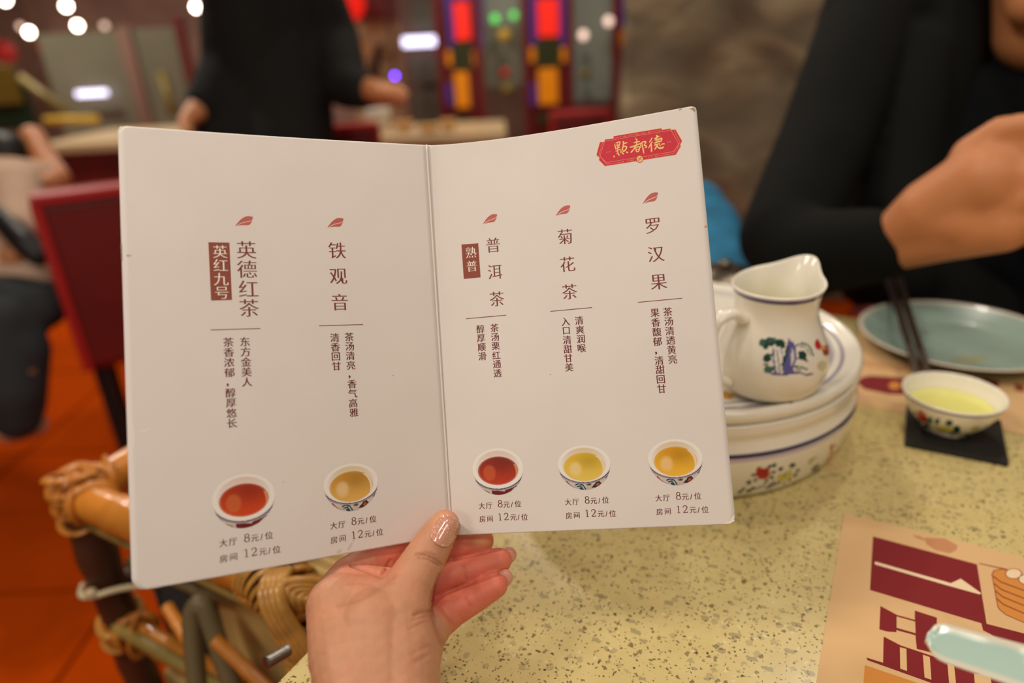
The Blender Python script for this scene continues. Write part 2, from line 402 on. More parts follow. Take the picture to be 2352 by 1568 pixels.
# ---- painting of flat decoration onto dense meshes: shapes are given as polygons, ellipses and strokes
def pip(X, Y, poly):
    P = np.asarray(poly, float); ins = np.zeros(len(X), bool); n = len(P)
    for i in range(n):
        x1, y1 = P[i]; x2, y2 = P[(i + 1) % n]
        c = (y1 > Y) != (y2 > Y)
        ins ^= c & (X < (x2 - x1) * (Y - y1) / ((y2 - y1) if y2 != y1 else 1e-9) + x1)
    return ins
def paint(X, Y, col, shapes, mask=None):
    for s in shapes:
        k = s[0]; c = lin(s[-1])
        if k == 'e':
            _, cx, cy, rx, ry, rot = s[:6]; a = math.radians(rot); dx, dy = X - cx, Y - cy
            u = dx * math.cos(a) + dy * math.sin(a); v = -dx * math.sin(a) + dy * math.cos(a)
            ins = (u / rx) ** 2 + (v / ry) ** 2 < 1
        elif k == 'p': ins = pip(X, Y, s[1])
        else:
            P = np.asarray(s[1], float); w = s[2]; d = np.full(len(X), 1e9)
            for (x1, y1), (x2, y2) in zip(P[:-1], P[1:]):
                L2 = (x2 - x1) ** 2 + (y2 - y1) ** 2 + 1e-9; t = np.clip(((X - x1) * (x2 - x1) + (Y - y1) * (y2 - y1)) / L2, 0, 1)
                d = np.minimum(d, np.hypot(X - x1 - t * (x2 - x1), Y - y1 - t * (y2 - y1)))
            ins = d < w / 2
        if mask is not None: ins &= mask
        col[ins] = c
    return col


# ------------------------------------------------------------------ the setting
def struct(name, V, Fc, material, parent=None, smooth=False):
    o = make(name, V, Fc, material, parent, smooth)
    if parent is None: o['kind'] = 'structure'
    return o
V, Fc = box_vf((-1.4, 3.9, -0.06), 8.4, 10.2, 0.1); floor = struct('floor', V, Fc, M['grout'])
tile = None
for i in range(10):
    for j in range(9):
        c = (-4.2 + i * 0.6, -0.3 + j * 0.6, 0)
        if tile is None:
            V, Fc = box_vf((c[0], c[1], -0.006), 0.592, 0.592, 0.012, bevel=0.002); tile = make('floor_tile', V, Fc, M['floor_tile'], floor, smooth=False); t0 = c
        else:
            o = tile.copy(); COL.objects.link(o); o.location = (c[0] - t0[0], c[1] - t0[1], 0)
V, Fc = box_vf((-1.4, 8.75, 1.3), 8.4, 0.1, 2.7); struct('wall_back', V, Fc, M['darkwall'])
V, Fc = box_vf((-5.6, 3.9, 1.3), 0.1, 10.2, 2.7); struct('wall_left', V, Fc, M['darkwall'])
V, Fc = box_vf((-1.4, 3.9, 2.71), 8.4, 10.2, 0.1); struct('ceiling', V, Fc, M['ceiling'])
# rough stone wall behind the people on the right: a real uneven face
wl = at_d(1436, 120, 2.5); nx, nz = 90, 90
xs = np.linspace(wl[0], 2.75, nx); zs = np.linspace(0, 2.65, nz); X, Z = np.meshgrid(xs, zs); X = X.ravel(); Z = Z.ravel()
Yw = wl[1] + .02 * np.sin(X * 7 + 3 * np.sin(Z * 3)) + .015 * np.sin(Z * 11 + X * 5) + .01 * np.sin(X * 23) * np.sin(Z * 19)
V = np.c_[X, Yw, Z]; Fc = [(i * nx + j, i * nx + j + 1, (i + 1) * nx + j + 1, (i + 1) * nx + j) for i in range(nz - 1) for j in range(nx - 1)]
sw = struct('wall_right', V, Fc, M['stone'], smooth=True)
sm = sw.modifiers.new('t', 'SOLIDIFY'); sm.thickness = 0.12; sm.offset = -1

# ------------------------------------------------------------------ the open menu card
PW, PH = 148.0, 210.0
KC = {'L0': (-.1829, -.1001, .3166), 'L1': (-.1625, .1070, .2919), 'F0': (-.0467, -.1075, .3737), 'F1': (-.0322, .1032, .3635),
      'R0': (.0930, -.1192, .3449), 'R1': (.1120, .0913, .3417)}
KC = {k: np.array(v) for k, v in KC.items()}
def S(page, u, v, off=0.0):
    """world point on a page: u mm from the fold, v mm up from the bottom, off metres towards the reader"""
    u = np.asarray(u, float); v = np.asarray(v, float); s, t = u / PW, v / PH
    O0, O1 = (KC['L0'], KC['L1']) if page == 'L' else (KC['R0'], KC['R1'])
    s_, t_ = s[..., None], t[..., None]
    P = (KC['F1'] * (1 - s_) + O1 * s_) * (1 - t_) + (KC['F0'] * (1 - s_) + O0 * s_) * t_
    sc = np.clip(s, 0, 1)
    if page == 'R':
        z = 0.0084 * np.clip(t, 0, 1) ** 1.3 * np.sin(np.pi * sc ** 0.7)
    else:
        z = 0.0016 * np.sin(np.pi * sc) * np.clip(t, 0, 1) + 0.0008 * np.sin(2 * np.pi * sc) * (1 - np.clip(t, 0, 1))
    P[..., 2] += z
    if page == 'L': N = np.cross(O1 - KC['F1'], KC['F0'] - KC['F1'])
    else: N = np.cross(KC['F0'] - KC['F1'], O1 - KC['F1'])
    N = N / np.linalg.norm(N); N = -N if N[2] > 0 else N
    P = P + off * N
    return cam2w(P[..., 0], P[..., 1], P[..., 2])
def uv(page, px, py):
    u, v = 70.0, 105.0
    for _ in range(12):
        def f(a, b):
            X, Y = proj(S(page, np.array([a]), np.array([b]))); return np.array([X[0] - px, Y[0] - py])
        r = f(u, v); J = np.c_[(f(u + .1, v) - r) / .1, (f(u, v + .1) - r) / .1]; d = np.linalg.solve(J, -r)
        u += d[0]; v += d[1]
    return u, v

mc = S('R', 0, 0)
menu = thing('menu', 'open folded tea menu card held upright over the table, five tea cups printed on it', 'menu', mc)
def page_mesh(page, name):
    rad = 6.0 if page == 'L' else 4.5
    vs = np.unique(np.r_[np.linspace(0, rad, 9), np.linspace(rad, PH - rad, 56), np.linspace(PH - rad, PH, 9)])
    nu = 54; V = []; Fc = []
    for v in vs:
        dv = min(v, PH - v); r_ = rad if v < PH / 2 else rad * 0.55
        um = PW - (r_ - math.sqrt(max(0, r_ * r_ - (r_ - dv) ** 2)) if dv < r_ else 0)
        V.append(np.c_[np.linspace(0.12, um, nu), np.full(nu, v)])
    V = np.vstack(V)
    for i in range(len(vs) - 1):
        for j in range(nu - 1):
            a = i * nu + j; q = (a, a + 1, a + nu + 1, a + nu); Fc.append(q if page == 'R' else q[::-1])
    W = S(page, V[:, 0], V[:, 1])
    # shallow dents in the worn card
    o = make(name, W, Fc, M['paper'], menu)
    sm = o.modifiers.new('thickness', 'SOLIDIFY'); sm.thickness = 0.0008; sm.offset = -1
    return o
pgL = page_mesh('L', 'left_page'); pgR = page_mesh('R', 'right_page')
PG = {'L': pgL, 'R': pgR}
# fold: a fine raised ridge between two creases
vv = np.linspace(0, PH, 60)
P0 = S('L', np.full(60, 0.1), vv, 0.0002)
V, Fc = tube_vf(P0, 0.00055, 8); make('fold_ridge', V, Fc, M['paper'], menu)

# ---- glyphs
_gc = {}
def glyph(ch, off):
    k = (ch, off)
    if k in _gc: return _gc[k]
    cu = bpy.data.curves.new('t', 'FONT'); cu.body = ch; cu.size = 1.0; cu.offset = off; cu.resolution_u = 3; cu.fill_mode = 'FRONT'
    o = bpy.data.objects.new('t', cu); COL.objects.link(o)
    dg = bpy.context.evaluated_depsgraph_get(); dg.update(); me = o.evaluated_get(dg).to_mesh()
    V = np.array([v.co[:2] for v in me.vertices]).reshape(-1, 2); Fc = [tuple(p.vertices) for p in me.polygons]
    bpy.data.objects.remove(o); bpy.data.curves.remove(cu)
    if len(V):
        mn, mx = V.min(0), V.max(0); V = V - (mn + mx) / 2
    _gc[k] = (V, Fc, (mx - mn) if len(V) else np.zeros(2)); return _gc[k]
_sc = {}
def mmpp(page, px, py):        # page millimetres per frame pixel near a point (vertical)
    a = uv(page, px, py); b = uv(page, px, py + 10); return math.hypot(a[0] - b[0], a[1] - b[1]) / 10
def chars(page, items, name, material, off=-0.012, dx=0.018, layer=6e-5, label=None, parent=None, slant=0.0, narrow=1.0):
    """items: (character, px, py, em height in px); thin horizontals, heavier uprights"""
    if name == 'printed_text': off = -0.002
    mb = MB()
    for ch, px, py, em in items:
        u0, v0 = uv(page, px, py); k = em * mmpp(page, px, py); sg = -1 if page == 'L' else 1
        V, Fc, _ = glyph(ch, off if ch != ',' else 0.012)
        if not len(V): continue
        if ch == ',': k *= 1.15
        for q, d in enumerate((-dx, dx) if dx else (0,)):
            W = S(page, u0 + sg * k * narrow * (V[:, 0] + d + slant * V[:, 1]), v0 + k * V[:, 1], layer + q * 8e-6)
            mb.add(W, Fc)
    if not mb.n: return None
    o = mb.build(name, material, parent or PG[page], smooth=False)
    if label: o['label'] = label
    return o
def col(txt, xy, em): return [(c, x, y, em) for c, (x, y) in zip(txt, xy)]
def run(txt, a, b, em, skip=()):
    n = len(txt); return [(c, a[0] + (b[0] - a[0]) * i / (n - 1), a[1] + (b[1] - a[1]) * i / (n - 1), em) for i, c in enumerate(txt) if c != ' ']
def flat(page, px_poly, name, material, layer=4e-5, parent=None):
    P = np.array([uv(page, *p) for p in px_poly]); bm = bmesh.new()
    bm.faces.new([bm.verts.new((x, y, 0)) for x, y in P]); bmesh.ops.triangulate(bm, faces=bm.faces[:])
    for _ in range(6):         # follow the curve of the card
        lg = [e for e in bm.edges if e.calc_length() > 2.5]
        if not lg: break
        bmesh.ops.subdivide_edges(bm, edges=lg, cuts=1); bmesh.ops.triangulate(bm, faces=bm.faces[:])
    Q = np.array([v.co[:2] for v in bm.verts]); bm.verts.index_update(); Fc = [tuple(v.index for v in f.verts) for f in bm.faces]; bm.free()
    return make(name, S(page, Q[:, 0], Q[:, 1], layer), Fc, material, parent or PG[page], smooth=False)
def rule(page, a, b, w=0.36):
    (u0, v0), (u1, v1) = uv(page, *a), uv(page, *b); vm = (v0 + v1) / 2; us = np.linspace(u0, u1, 12)
    P = np.vstack([np.c_[us, np.full(12, vm - w / 2)], np.c_[us[::-1], np.full(12, vm + w / 2)]])
    make('rule_line', S(page, P[:, 0], P[:, 1], 5e-5), [tuple(range(24))], M['ink'], PG[page], smooth=False)
def leaf(page, tail, tip):
    a = np.array(uv(page, *tail)); b = np.array(uv(page, *tip)); sg = -1 if page == 'L' else 1
    d = b - a; w = abs(d[0]); h = d[1]
    top = [(0, 0), (.12, .28), (.28, .62), (.45, .88), (.62, 1.03), (.8, 1.07), (1, 1.0)]
    vein = [(1, 1.0), (.97, .80), (.9, .66), (.78, .58), (.6, .50), (.42, .42), (.25, .28), (.12, .12), (0, 0)]
    vein2 = [(.96, .70), (.88, .58), (.78, .50), (.6, .42), (.42, .34), (.25, .19), (.13, .05), (.06, .02)]
    bot = [(.2, .07), (.35, .13), (.5, .14), (.62, .13), (.74, .15), (.84, .28), (.91, .50)]
    for q in (top + vein[:-1], [vein2[0]] + vein2[1:] + bot):
        P = np.array([(a[0] + sg * x * w, a[1] + y * h) for x, y in q])
        make('leaf_mark', S(page, P[:, 0], P[:, 1], 5e-5), [tuple(range(len(P)))], M['leaf_ink'], PG[page], smooth=False)

H_, B_ = 'printed_heading', 'printed_text'
chars('L', col('英德红茶', [(566.1, 573.7), (567.4, 618), (570.7, 662.4), (572.4, 706.9)], 44), H_, M['ink'])
flat('L', [(478.5, 556), (526.8, 557.1), (532.9, 688.6), (484.8, 690)], 'label_box', M['box_ink'])
chars('L', col('英红九号', [(505.6, 577.8), (506.9, 608.5), (508, 640.9), (509.7, 672.4)], 32), H_, M['pale_ink'], label='pale heading on a brown box')
chars('L', run('东方金美人', (562.8, 784.4), (567.4, 876.8), 23), B_, M['ink_dark'])
chars('L', col('茶香浓郁,醇厚悠长', [(524.6, 785.6), (525.5, 808.8), (526.3, 832), (527.1, 855.3), (523, 884), (529.6, 901.7), (530.8, 924.9), (531.8, 948.1), (532.9, 971.3)], 23), B_, M['ink_dark'])
chars('L', col('铁观音', [(774.1, 574.9), (777.1, 634.2), (780.4, 693.6)], 41), H_, M['ink'])
chars('L', col('茶汤清亮,香气高雅', [(802, 773.4), (803.2, 795), (804.5, 816.7), (806.1, 838.6), (802.8, 865.2), (808.6, 881.7), (810, 903.3), (811.1, 925.4), (812.8, 946.9)], 21.5), B_, M['ink_dark'])
chars('L', run('清香回甘', (768.8, 775.1), (772.6, 840.3), 21.5), B_, M['ink_dark'])
chars('R', col('普洱茶', [(1132.4, 562.6), (1137, 624.3), (1141.5, 686.1)], 37), H_, M['ink'])
flat('R', [(1059.9, 561.3), (1098.5, 558.4), (1103.8, 636.7), (1065.2, 640.5)], 'label_box', M['box_ink'])
chars('R', col('熟普', [(1081.8, 579.5), (1083.9, 611)], 27.5), H_, M['pale_ink'], label='pale heading on a brown box')
chars('R', run('茶汤栗红通透', (1135.7, 752.8), (1142.9, 856.9), 20.5), B_, M['ink_dark'])
chars('R', run('醇厚顺滑', (1103.5, 755.4), (1107.8, 817.9), 20.5), B_, M['ink_dark'])
chars('R', col('菊花茶', [(1297.7, 543), (1303.7, 606.4), (1308.4, 669.6)], 38), H_, M['ink'])
chars('R', run('清爽润喉', (1330, 735.7), (1336.2, 799.2), 20.8), B_, M['ink_dark'])
chars('R', run('入口清甜甘美', (1299.1, 738.3), (1307.1, 843.1), 20.8), B_, M['ink_dark'])
chars('R', col('罗汉果', [(1499.2, 518.2), (1506.6, 583.3), (1512.9, 647.2)], 40), H_, M['ink'])
chars('R', run('茶汤清透黄亮', (1533.7, 715.7), (1544.8, 824.9), 21.6), B_, M['ink_dark'])
chars('R', col('果香馥郁,清甜回甘', [(1504.2, 718.3), (1506, 740.1), (1508.5, 762), (1510, 784), (1507, 811), (1513.7, 827.5), (1516.1, 848.5), (1517.7, 870.8), (1519.6, 892.6)], 21.6), B_, M['ink_dark'])
rule('L', (484, 757.6), (598, 754)); rule('L', (732.7, 748.6), (833.7, 744.4))
rule('R', (1070.2, 731.7), (1163.2, 723.5)); rule('R', (1264.1, 715.2), (1360, 705.6)); rule('R', (1465.6, 694.7), (1566.8, 684))
leaf('L', (539.6, 519.3), (581, 497.9)); leaf('L', (751.4, 522.8), (789, 502))
leaf('R', (1108.5, 515.2), (1142, 491.9)); leaf('R', (1275.8, 496), (1309.8, 472)); leaf('R', (1475.6, 468.6), (1511.6, 442))

# price lines: offsets in page millimetres taken from the first cup, same print under every cup
A0 = np.array(uv('L', 513.2, 1246.7))
PRICE = [('大', 513.2, 1246.7, 19), ('厅', 535, 1243.7, 19), ('8', 567.2, 1234.5, 26.5), ('元', 585.5, 1235.3, 18.5), ('/', 600.8, 1233, 20), ('位', 617.7, 1229.1, 19),
         ('房', 513.6, 1282.4, 19), ('间', 536.3, 1278.1, 18.5), ('1', 565.6, 1269.7, 26.5), ('2', 584, 1266.6, 26.5), ('元', 603.9, 1266.6, 18.5), ('/', 618.7, 1264.3, 20), ('位', 635.3, 1261.3, 19)]
PR = []
for ch, x, y, em in PRICE:
    q = np.array(uv('L', x, y)) - A0; PR.append((ch, -q[0], q[1], em * mmpp('L', x, y)))
def ribbon(pts):
    Q = smooth_path([np.array(p, float) for p in pts], 8) if len(pts) > 2 else np.array(pts, float)
    T = np.gradient(Q[:, :2], axis=0); T /= np.linalg.norm(T, axis=1)[:, None]; Nn = np.c_[-T[:, 1], T[:, 0]] * (Q[:, 2:3] * 1.22 + .006) / 2
    n = len(Q); return np.vstack([Q[:, :2] + Nn, Q[:, :2] - Nn]), [(i, i + 1, n + i + 1, n + i) for i in range(n - 1)]
def ring(cx, cy, rx, ry, w0, w1):
    return [(cx + rx * math.cos(a), cy + ry * math.sin(a), w0 + (w1 - w0) * abs(math.cos(a))) for a in np.linspace(0, 2 * np.pi, 17)]
DIG = {'8': [ring(0, .175, .165, .158, .035, .062), ring(0, -.17, .20, .185, .035, .070)],
       '1': [[(.02, .33, .065), (.02, -.33, .065)], [(.03, .345, .03), (-.05, .30, .035), (-.15, .265, .025)], [(-.13, -.345, .03), (.17, -.345, .03)]],
       '2': [[(-.21, .16, .05), (-.17, .28, .045), (-.02, .345, .04), (.14, .27, .062), (.17, .14, .072), (.10, 0, .062), (-.04, -.15, .05), (-.20, -.30, .045)], [(-.22, -.325, .06), (.19, -.325, .06)], [(.19, -.35, .03), (.235, -.19, .03)]]}
for page, x, y in (('L', 513.2, 1246.7), ('L', 766.3, 1206.8), ('R', 1106.9, 1161.3), ('R', 1304.9, 1152.7), ('R', 1512.8, 1143.5)):
    o0 = uv(page, x, y); sg = -1 if page == 'L' else 1
    kx = {513.2: 1.0, 766.3: 1.0, 1106.9: 1.0, 1304.9: 1.0, 1512.8: 1.0}[x]
    for rows in (PR[:6], PR[6:]):
        mb = MB()
        for ch, du, dv, k in rows:
            if ch in DIG:
                for q, st in enumerate(DIG[ch]):
                    V, Fc = ribbon(st); mb.add(S(page, o0[0] + sg * (du + k * V[:, 0] * .98), o0[1] + dv + k * V[:, 1], 6e-5 + 4e-6 * q), Fc)
                continue
            V, Fc, ext = glyph(ch, -0.003); w = 1.0
            for d in (-.014, .014):
                mb.add(S(page, o0[0] + sg * (du * kx + k * w * (V[:, 0] + d)), o0[1] + dv + k * V[:, 1], 6e-5 + (8e-6 if d > 0 else 0)), Fc)
        mb.build('printed_price', M['ink_dark'], PG[page], smooth=False)

# printed pictures of the five cups
def cup_picture(page, box, kind, tea_a, tea_b, hi):
    x0, x1, y0, y1 = box
    uc, vt = uv(page, (x0 + x1) / 2, y0); ul, vl = uv(page, x0, (y0 * .6 + y1 * .4)); ur, vr = uv(page, x1, (y0 * .6 + y1 * .4))
    _, vb = uv(page, (x0 + x1) / 2, y1)
    w = abs(ur - ul) / 2; uc = (ul + ur) / 2; k = (vt - vb) / 1.72; sg = -1 if page == 'L' else 1
    n = 150; X, Y = np.meshgrid(np.linspace(-1.02, 1.02, n), np.linspace(-0.02, 1.74, n)); X = X.ravel(); Y = Y.ravel()
    ry = .735 if kind == 1 else .70; body = ((X / 1.0) ** 2 + ((Y - .72) / 1.0) ** 2 < 1) & (Y > .6); rim = (X ** 2 + ((Y - ry) / ry) ** 2) < 1
    c = np.tile(lin((232, 222, 214)), (len(X), 1))
    shade = np.clip((Y - 1.1) / .6, 0, 1) * .35 + np.clip(np.abs(X) - .55, 0, 1) * .5
    c[body] *= (1 - shade[body])[:, None] * np.array([1.0, .93, .92])
    # bands under the rim
    r2 = np.sqrt((X / 1.02) ** 2 + ((Y - ry) / (ry + .012)) ** 2); band = body & (r2 > 1.015) & (r2 < 1.055); c[band] = lin((58, 56, 96))
    band = body & (r2 > 1.075) & (r2 < 1.095); c[band] = lin((96, 92, 132))
    if kind == 1:
        paint(X, Y, c, [('p', [(-.3, 1.5), (-.18, 1.5), (-.08, 1.56), (.2, 1.6), (.3, 1.5), (.55, 1.42), (.62, 1.46), (.45, 1.6), (.2, 1.7), (-.1, 1.72), (-.28, 1.68)], (112, 30, 28)),
                        ('l', [(.25, 1.46), (.45, 1.38), (.68, 1.32)], .05, (96, 78, 120)), ('l', [(-.6, 1.52), (-.4, 1.62)], .05, (150, 110, 60)), ('e', .62, 1.4, .07, .05, 30, (50, 46, 70))], body & (r2 > 1.11))
    else:
        paint(X, (Y - 1.42) / 1.08 + 1.36, c, [('l', [(-.38, 1.44), (-.25, 1.4), (-.1, 1.46), (-.02, 1.6)], .045, (24, 70, 78)), ('l', [(-.32, 1.5), (-.2, 1.48), (-.12, 1.6)], .05, (30, 90, 96)),
                        ('l', [(-.22, 1.56), (-.1, 1.64)], .06, (30, 60, 90)), ('l', [(-.72, 1.3), (-.6, 1.44), (-.45, 1.55), (-.3, 1.63)], .05, (168, 84, 80)),
                        ('e', .12, 1.44, .1, .05, 0, (120, 106, 60)), ('e', .12, 1.44, .04, .02, 0, (60, 50, 30)),
                        ('p', [(.2, 1.56), (.34, 1.44), (.42, 1.33), (.52, 1.33), (.6, 1.42), (.5, 1.5), (.36, 1.56)], (60, 40, 30)), ('p', [(.36, 1.5), (.44, 1.4), (.54, 1.42), (.46, 1.5)], (176, 90, 50)),
                        ('e', .46, 1.32, .06, .04, 0, (16, 50, 56)), ('l', [(.74, 1.22), (.84, 1.08)], .06, (110, 44, 30)), ('l', [(.78, 1.3), (.9, 1.02)], .035, (20, 54, 60)), ('e', -.1, 1.69, .14, .02, 0, (70, 60, 30))], body & (r2 > 1.1))
    # rim and inside
    c[rim] = lin((240, 234, 226))
    ri = np.sqrt(((X + .005) / .86) ** 2 + ((Y - .72) / .64) ** 2); ins = ri < 1
    g = np.clip((.62 - Y) / .5, 0, 1)[:, None]
    wall = lin((226, 200, 188)) if kind == 1 else lin((222, 200, 160))
    c[ins] = (lin((232, 222, 212)) * (1 - g) + wall * g)[ins]
    soft = np.clip((ri - .93) / .07, 0, 1)[:, None]; c[ins] = (c * (1 - soft * .8) + lin((236, 228, 220)) * soft * .8)[ins]
    rt = np.sqrt(((X + .0) / .79) ** 2 + ((Y - .83) / (.525 if kind == 1 else .55)) ** 2); tea = rt < 1
    g = np.clip((Y - .35) / .95, 0, 1)[:, None]; dk = np.exp(-((X - .2) ** 2 / .25 + (Y - .62) ** 2 / .1))[:, None]
    tc = lin(tea_a) * (1 - g) + lin(tea_b) * g; tc = tc * (1 - .28 * dk)
    e = np.clip((rt - .9) / .1, 0, 1)[:, None]; tc = tc * (1 - e * .35) + wall * e * .35
    c[tea] = tc[tea]
    # reflections that belong to the printed photograph
    g1 = ((X + .33) / .26) ** 2 + ((Y - .9) / .30) ** 2; f = np.clip(1.2 - g1, 0, .9 if kind == 2 else .6)[:, None] * np.clip((.12 - X) / .3, 0, 1)[:, None]; f[~tea] = 0
    c[:] = c * (1 - f) + lin(hi) * f
    cres = (((X - .28) / .50) ** 2 + ((Y - .86) / .52) ** 2 < 1) & (((X - .18) / .50) ** 2 + ((Y - .92) / .56) ** 2 > 1) & (X > .3) & (Y > (.62 if kind == 1 else .42)) & (Y < 1.14) & tea
    d1 = 1 - np.sqrt(((X - .28) / .50) ** 2 + ((Y - .86) / .52) ** 2); d2 = np.sqrt(((X - .18) / .50) ** 2 + ((Y - .92) / .56) ** 2) - 1
    fc_ = np.clip(np.minimum(d1, d2) / .05, 0, 1)[:, None] * (.95 if kind == 2 else .8); fc_[~cres] = 0; c[:] = c * (1 - fc_) + lin((238, 220, 190) if kind == 2 else (226, 150, 104)) * fc_
    keep = (body | rim).reshape(n, n); idx = -np.ones(n * n, int); fc = []
    q = keep[:-1, :-1] & keep[1:, :-1] & keep[:-1, 1:] & keep[1:, 1:]; I, J = np.nonzero(q)
    a = I * n + J; Fc = np.c_[a, a + n, a + n + 1, a + 1]; used = np.unique(Fc); idx[used] = np.arange(len(used)); Fc = idx[Fc]
    if page == 'L': Fc = Fc[:, ::-1]
    W = S(page, uc + sg * X * w, vt - Y * k, 5e-5)[used]
    make('printed_cup', W, Fc[:, ::-1], M['picture'], PG[page], smooth=True, colors=c[used])
cup_picture('L', (486.1, 631.9, 1088, 1213), 1, (172, 52, 24), (210, 74, 28), (206, 110, 60))
cup_picture('L', (742.4, 868.7, 1064, 1174), 2, (202, 144, 50), (224, 176, 90), (232, 196, 140))
cup_picture('R', (1084.5, 1202, 1028.7, 1136.6), 1, (140, 48, 34), (192, 60, 34), (206, 100, 56))
cup_picture('R', (1281, 1402, 1022, 1125.2), 2, (228, 184, 46), (232, 198, 92), (236, 208, 140))
cup_picture('R', (1488, 1614, 1007.6, 1114.7), 2, (224, 158, 30), (240, 186, 60), (240, 196, 130))

# ---- the crimson shop emblem in the upper right corner
def LG(x, y): return (1350 + x / 8.711, 280 + y / 8.711)
def lflat(pts, material, layer, name='emblem_panel'): return flat('R', [LG(*p) for p in pts], name, material, layer)
def lline(pts, w, material, layer):
    mb = MB(); Q = [np.array(uv('R', *LG(*p))) for p in pts]; w = w * mmpp('R', 1470, 330) / 8.711
    for a, b in zip(Q[:-1], Q[1:]):
        d = (b - a) / np.linalg.norm(b - a); nrm = np.array([-d[1], d[0]]) * w / 2; a2 = a - d * w / 2; b2 = b + d * w / 2
        P = np.array([a2 + nrm, b2 + nrm, b2 - nrm, a2 - nrm]); mb.add(S('R', P[:, 0], P[:, 1], layer), [(0, 1, 2, 3)])
    mb.build('emblem_line', material, pgR, smooth=False)
OUT = [(175, 660), (245, 405), (330, 396), (345, 352), (512, 334), (520, 285), (1465, 128), (1492, 160), (1650, 134), (1672, 160), (1755, 152), (1885, 380), (1850, 450), (1858, 492), (1760, 655), (1115, 758), (1040, 812), (960, 785), (345, 882), (225, 760), (238, 716)]
cx, cy = 1030, 505
lflat([(cx + (x - cx) * 1.010, cy + (y - cy) * 1.028) for x, y in OUT], M['gold'], 3e-5)
lflat(OUT, M['crimson'], 4.5e-5)
lline([(335, 388), (1665, 165), (1820, 440), (1710, 595), (1110, 695)], 6, M['logo_line'], 6e-5)
lline([(960, 718), (370, 812), (245, 690), (335, 388)], 6, M['logo_line'], 6e-5)
lline([(300, 405), (225, 660), (375, 845), (720, 798)], 5, M['logo_line'], 6e-5)
lline([(1365, 690), (1715, 632), (1840, 480)], 5, M['logo_line'], 6e-5)
lline([(1722, 168), (1845, 400), (1790, 520)], 5, M['logo_line'], 6e-5)
lline([(525, 322), (750, 285)], 4, M['logo_line'], 6e-5); lline([(1225, 203), (1470, 162)], 4, M['logo_line'], 6e-5)
def disc(cx, cy, r, material, layer, n=20): lflat([(cx + r * math.cos(a), cy + r * math.sin(a)) for a in np.linspace(0, 2 * np.pi, n, endpoint=False)], material, layer, 'emblem_knot')
disc(1040, 740, 74, M['crimson'], 6.5e-5); disc(1040, 740, 62, M['gold'], 7.5e-5)
lline([(1008, 716), (1072, 764)], 9, M['box_ink'], 8.5e-5); lline([(1066, 708), (1014, 772)], 9, M['box_ink'], 8.5e-5)
lline([(1000, 750), (1030, 775)], 7, M['box_ink'], 8.5e-5); lline([(1048, 702), (1082, 728)], 7, M['box_ink'], 8.5e-5)
disc(750, 285, 11, M['logo_line'], 6.5e-5, 8); disc(1228, 204, 11, M['logo_line'], 6.5e-5, 8); disc(715, 797, 9, M['logo_line'], 6.5e-5, 8); disc(1362, 692, 11, M['logo_line'], 6.5e-5, 8)
def word(txt, a, b, em, material):
    items = [(c, *LG(*p), em) for c, p in zip(txt, [(a[0] + (b[0] - a[0]) * i / (len(txt) - 1), a[1] + (b[1] - a[1]) * i / (len(txt) - 1)) for i in range(len(txt))]) if c != ' ']
    chars('R', items, 'emblem_lettering', material, off=-0.01, dx=0, layer=8e-5)
word('DIM·DOU·DUK', (825, 272), (1145, 222), 5.6, M['logo_line'])
word('SINCE', (790, 778), (920, 758), 5.2, M['logo_line']); word('1933', (1180, 718), (1285, 702), 5.2, M['logo_line'])
word('DIM', (385, 606), (440, 598), 4.4, M['logo_line']); word('SUM', (1592, 408), (1655, 396), 4.4, M['logo_line'])
def brush(strokes, name='emblem_calligraphy'):
    """tapered brush strokes: lists of (x, y, width) in the emblem's own grid"""
    mb = MB(); kk = mmpp('R', 1470, 330) / 8.711
    for st in strokes:
        Q = smooth_path([np.array([x, y, w]) for x, y, w in st], 5); P2 = np.array([uv('R', *LG(x, y)) for x, y, w in Q]); W_ = Q[:, 2] * kk / 2
        T = np.gradient(P2, axis=0); T /= np.linalg.norm(T, axis=1)[:, None]; Nn = np.c_[-T[:, 1], T[:, 0]]
        A = P2 + Nn * W_[:, None]; B = P2 - Nn * W_[:, None]; cap0 = P2[:1] - T[:1] * W_[0] * .8; cap1 = P2[-1:] + T[-1:] * W_[-1] * .8
        poly = np.vstack([cap0, A, cap1, B[::-1]]); mb.add(S('R', poly[:, 0], poly[:, 1], 7e-5 + 1e-6 * len(mb.v)), [tuple(range(len(poly)))])
    mb.build(name, M['gold'], pgR, smooth=False)
brush([  # first character
    [(538, 440, 16), (552, 500, 24), (566, 545, 20)], [(560, 425, 14), (610, 405, 26), (645, 405, 24), (636, 450, 20), (618, 500, 18)],
    [(575, 455, 14), (588, 480, 18)], [(618, 440, 12), (608, 470, 14)], [(596, 430, 12), (600, 500, 16), (600, 560, 20), (604, 620, 22), (625, 660, 26), (632, 672, 18)],
    [(556, 545, 14), (595, 520, 18), (640, 505, 16)], [(560, 590, 16), (600, 565, 20), (650, 545, 14)], [(525, 680, 26), (530, 698, 34)],
    [(592, 625, 18), (578, 640, 14)], [(655, 560, 16), (668, 600, 22), (660, 620, 16)],
    [(700, 400, 22), (716, 398, 26), (712, 450, 26), (700, 520, 26), (682, 560, 22)], [(715, 440, 20), (760, 420, 26), (790, 412, 18)],
    [(700, 505, 22), (745, 488, 28), (775, 500, 30), (765, 540, 28), (740, 575, 28), (700, 595, 22)], [(695, 560, 20), (720, 575, 20)],
    [(690, 615, 18), (712, 640, 34)], [(770, 602, 22), (800, 612, 34)]])
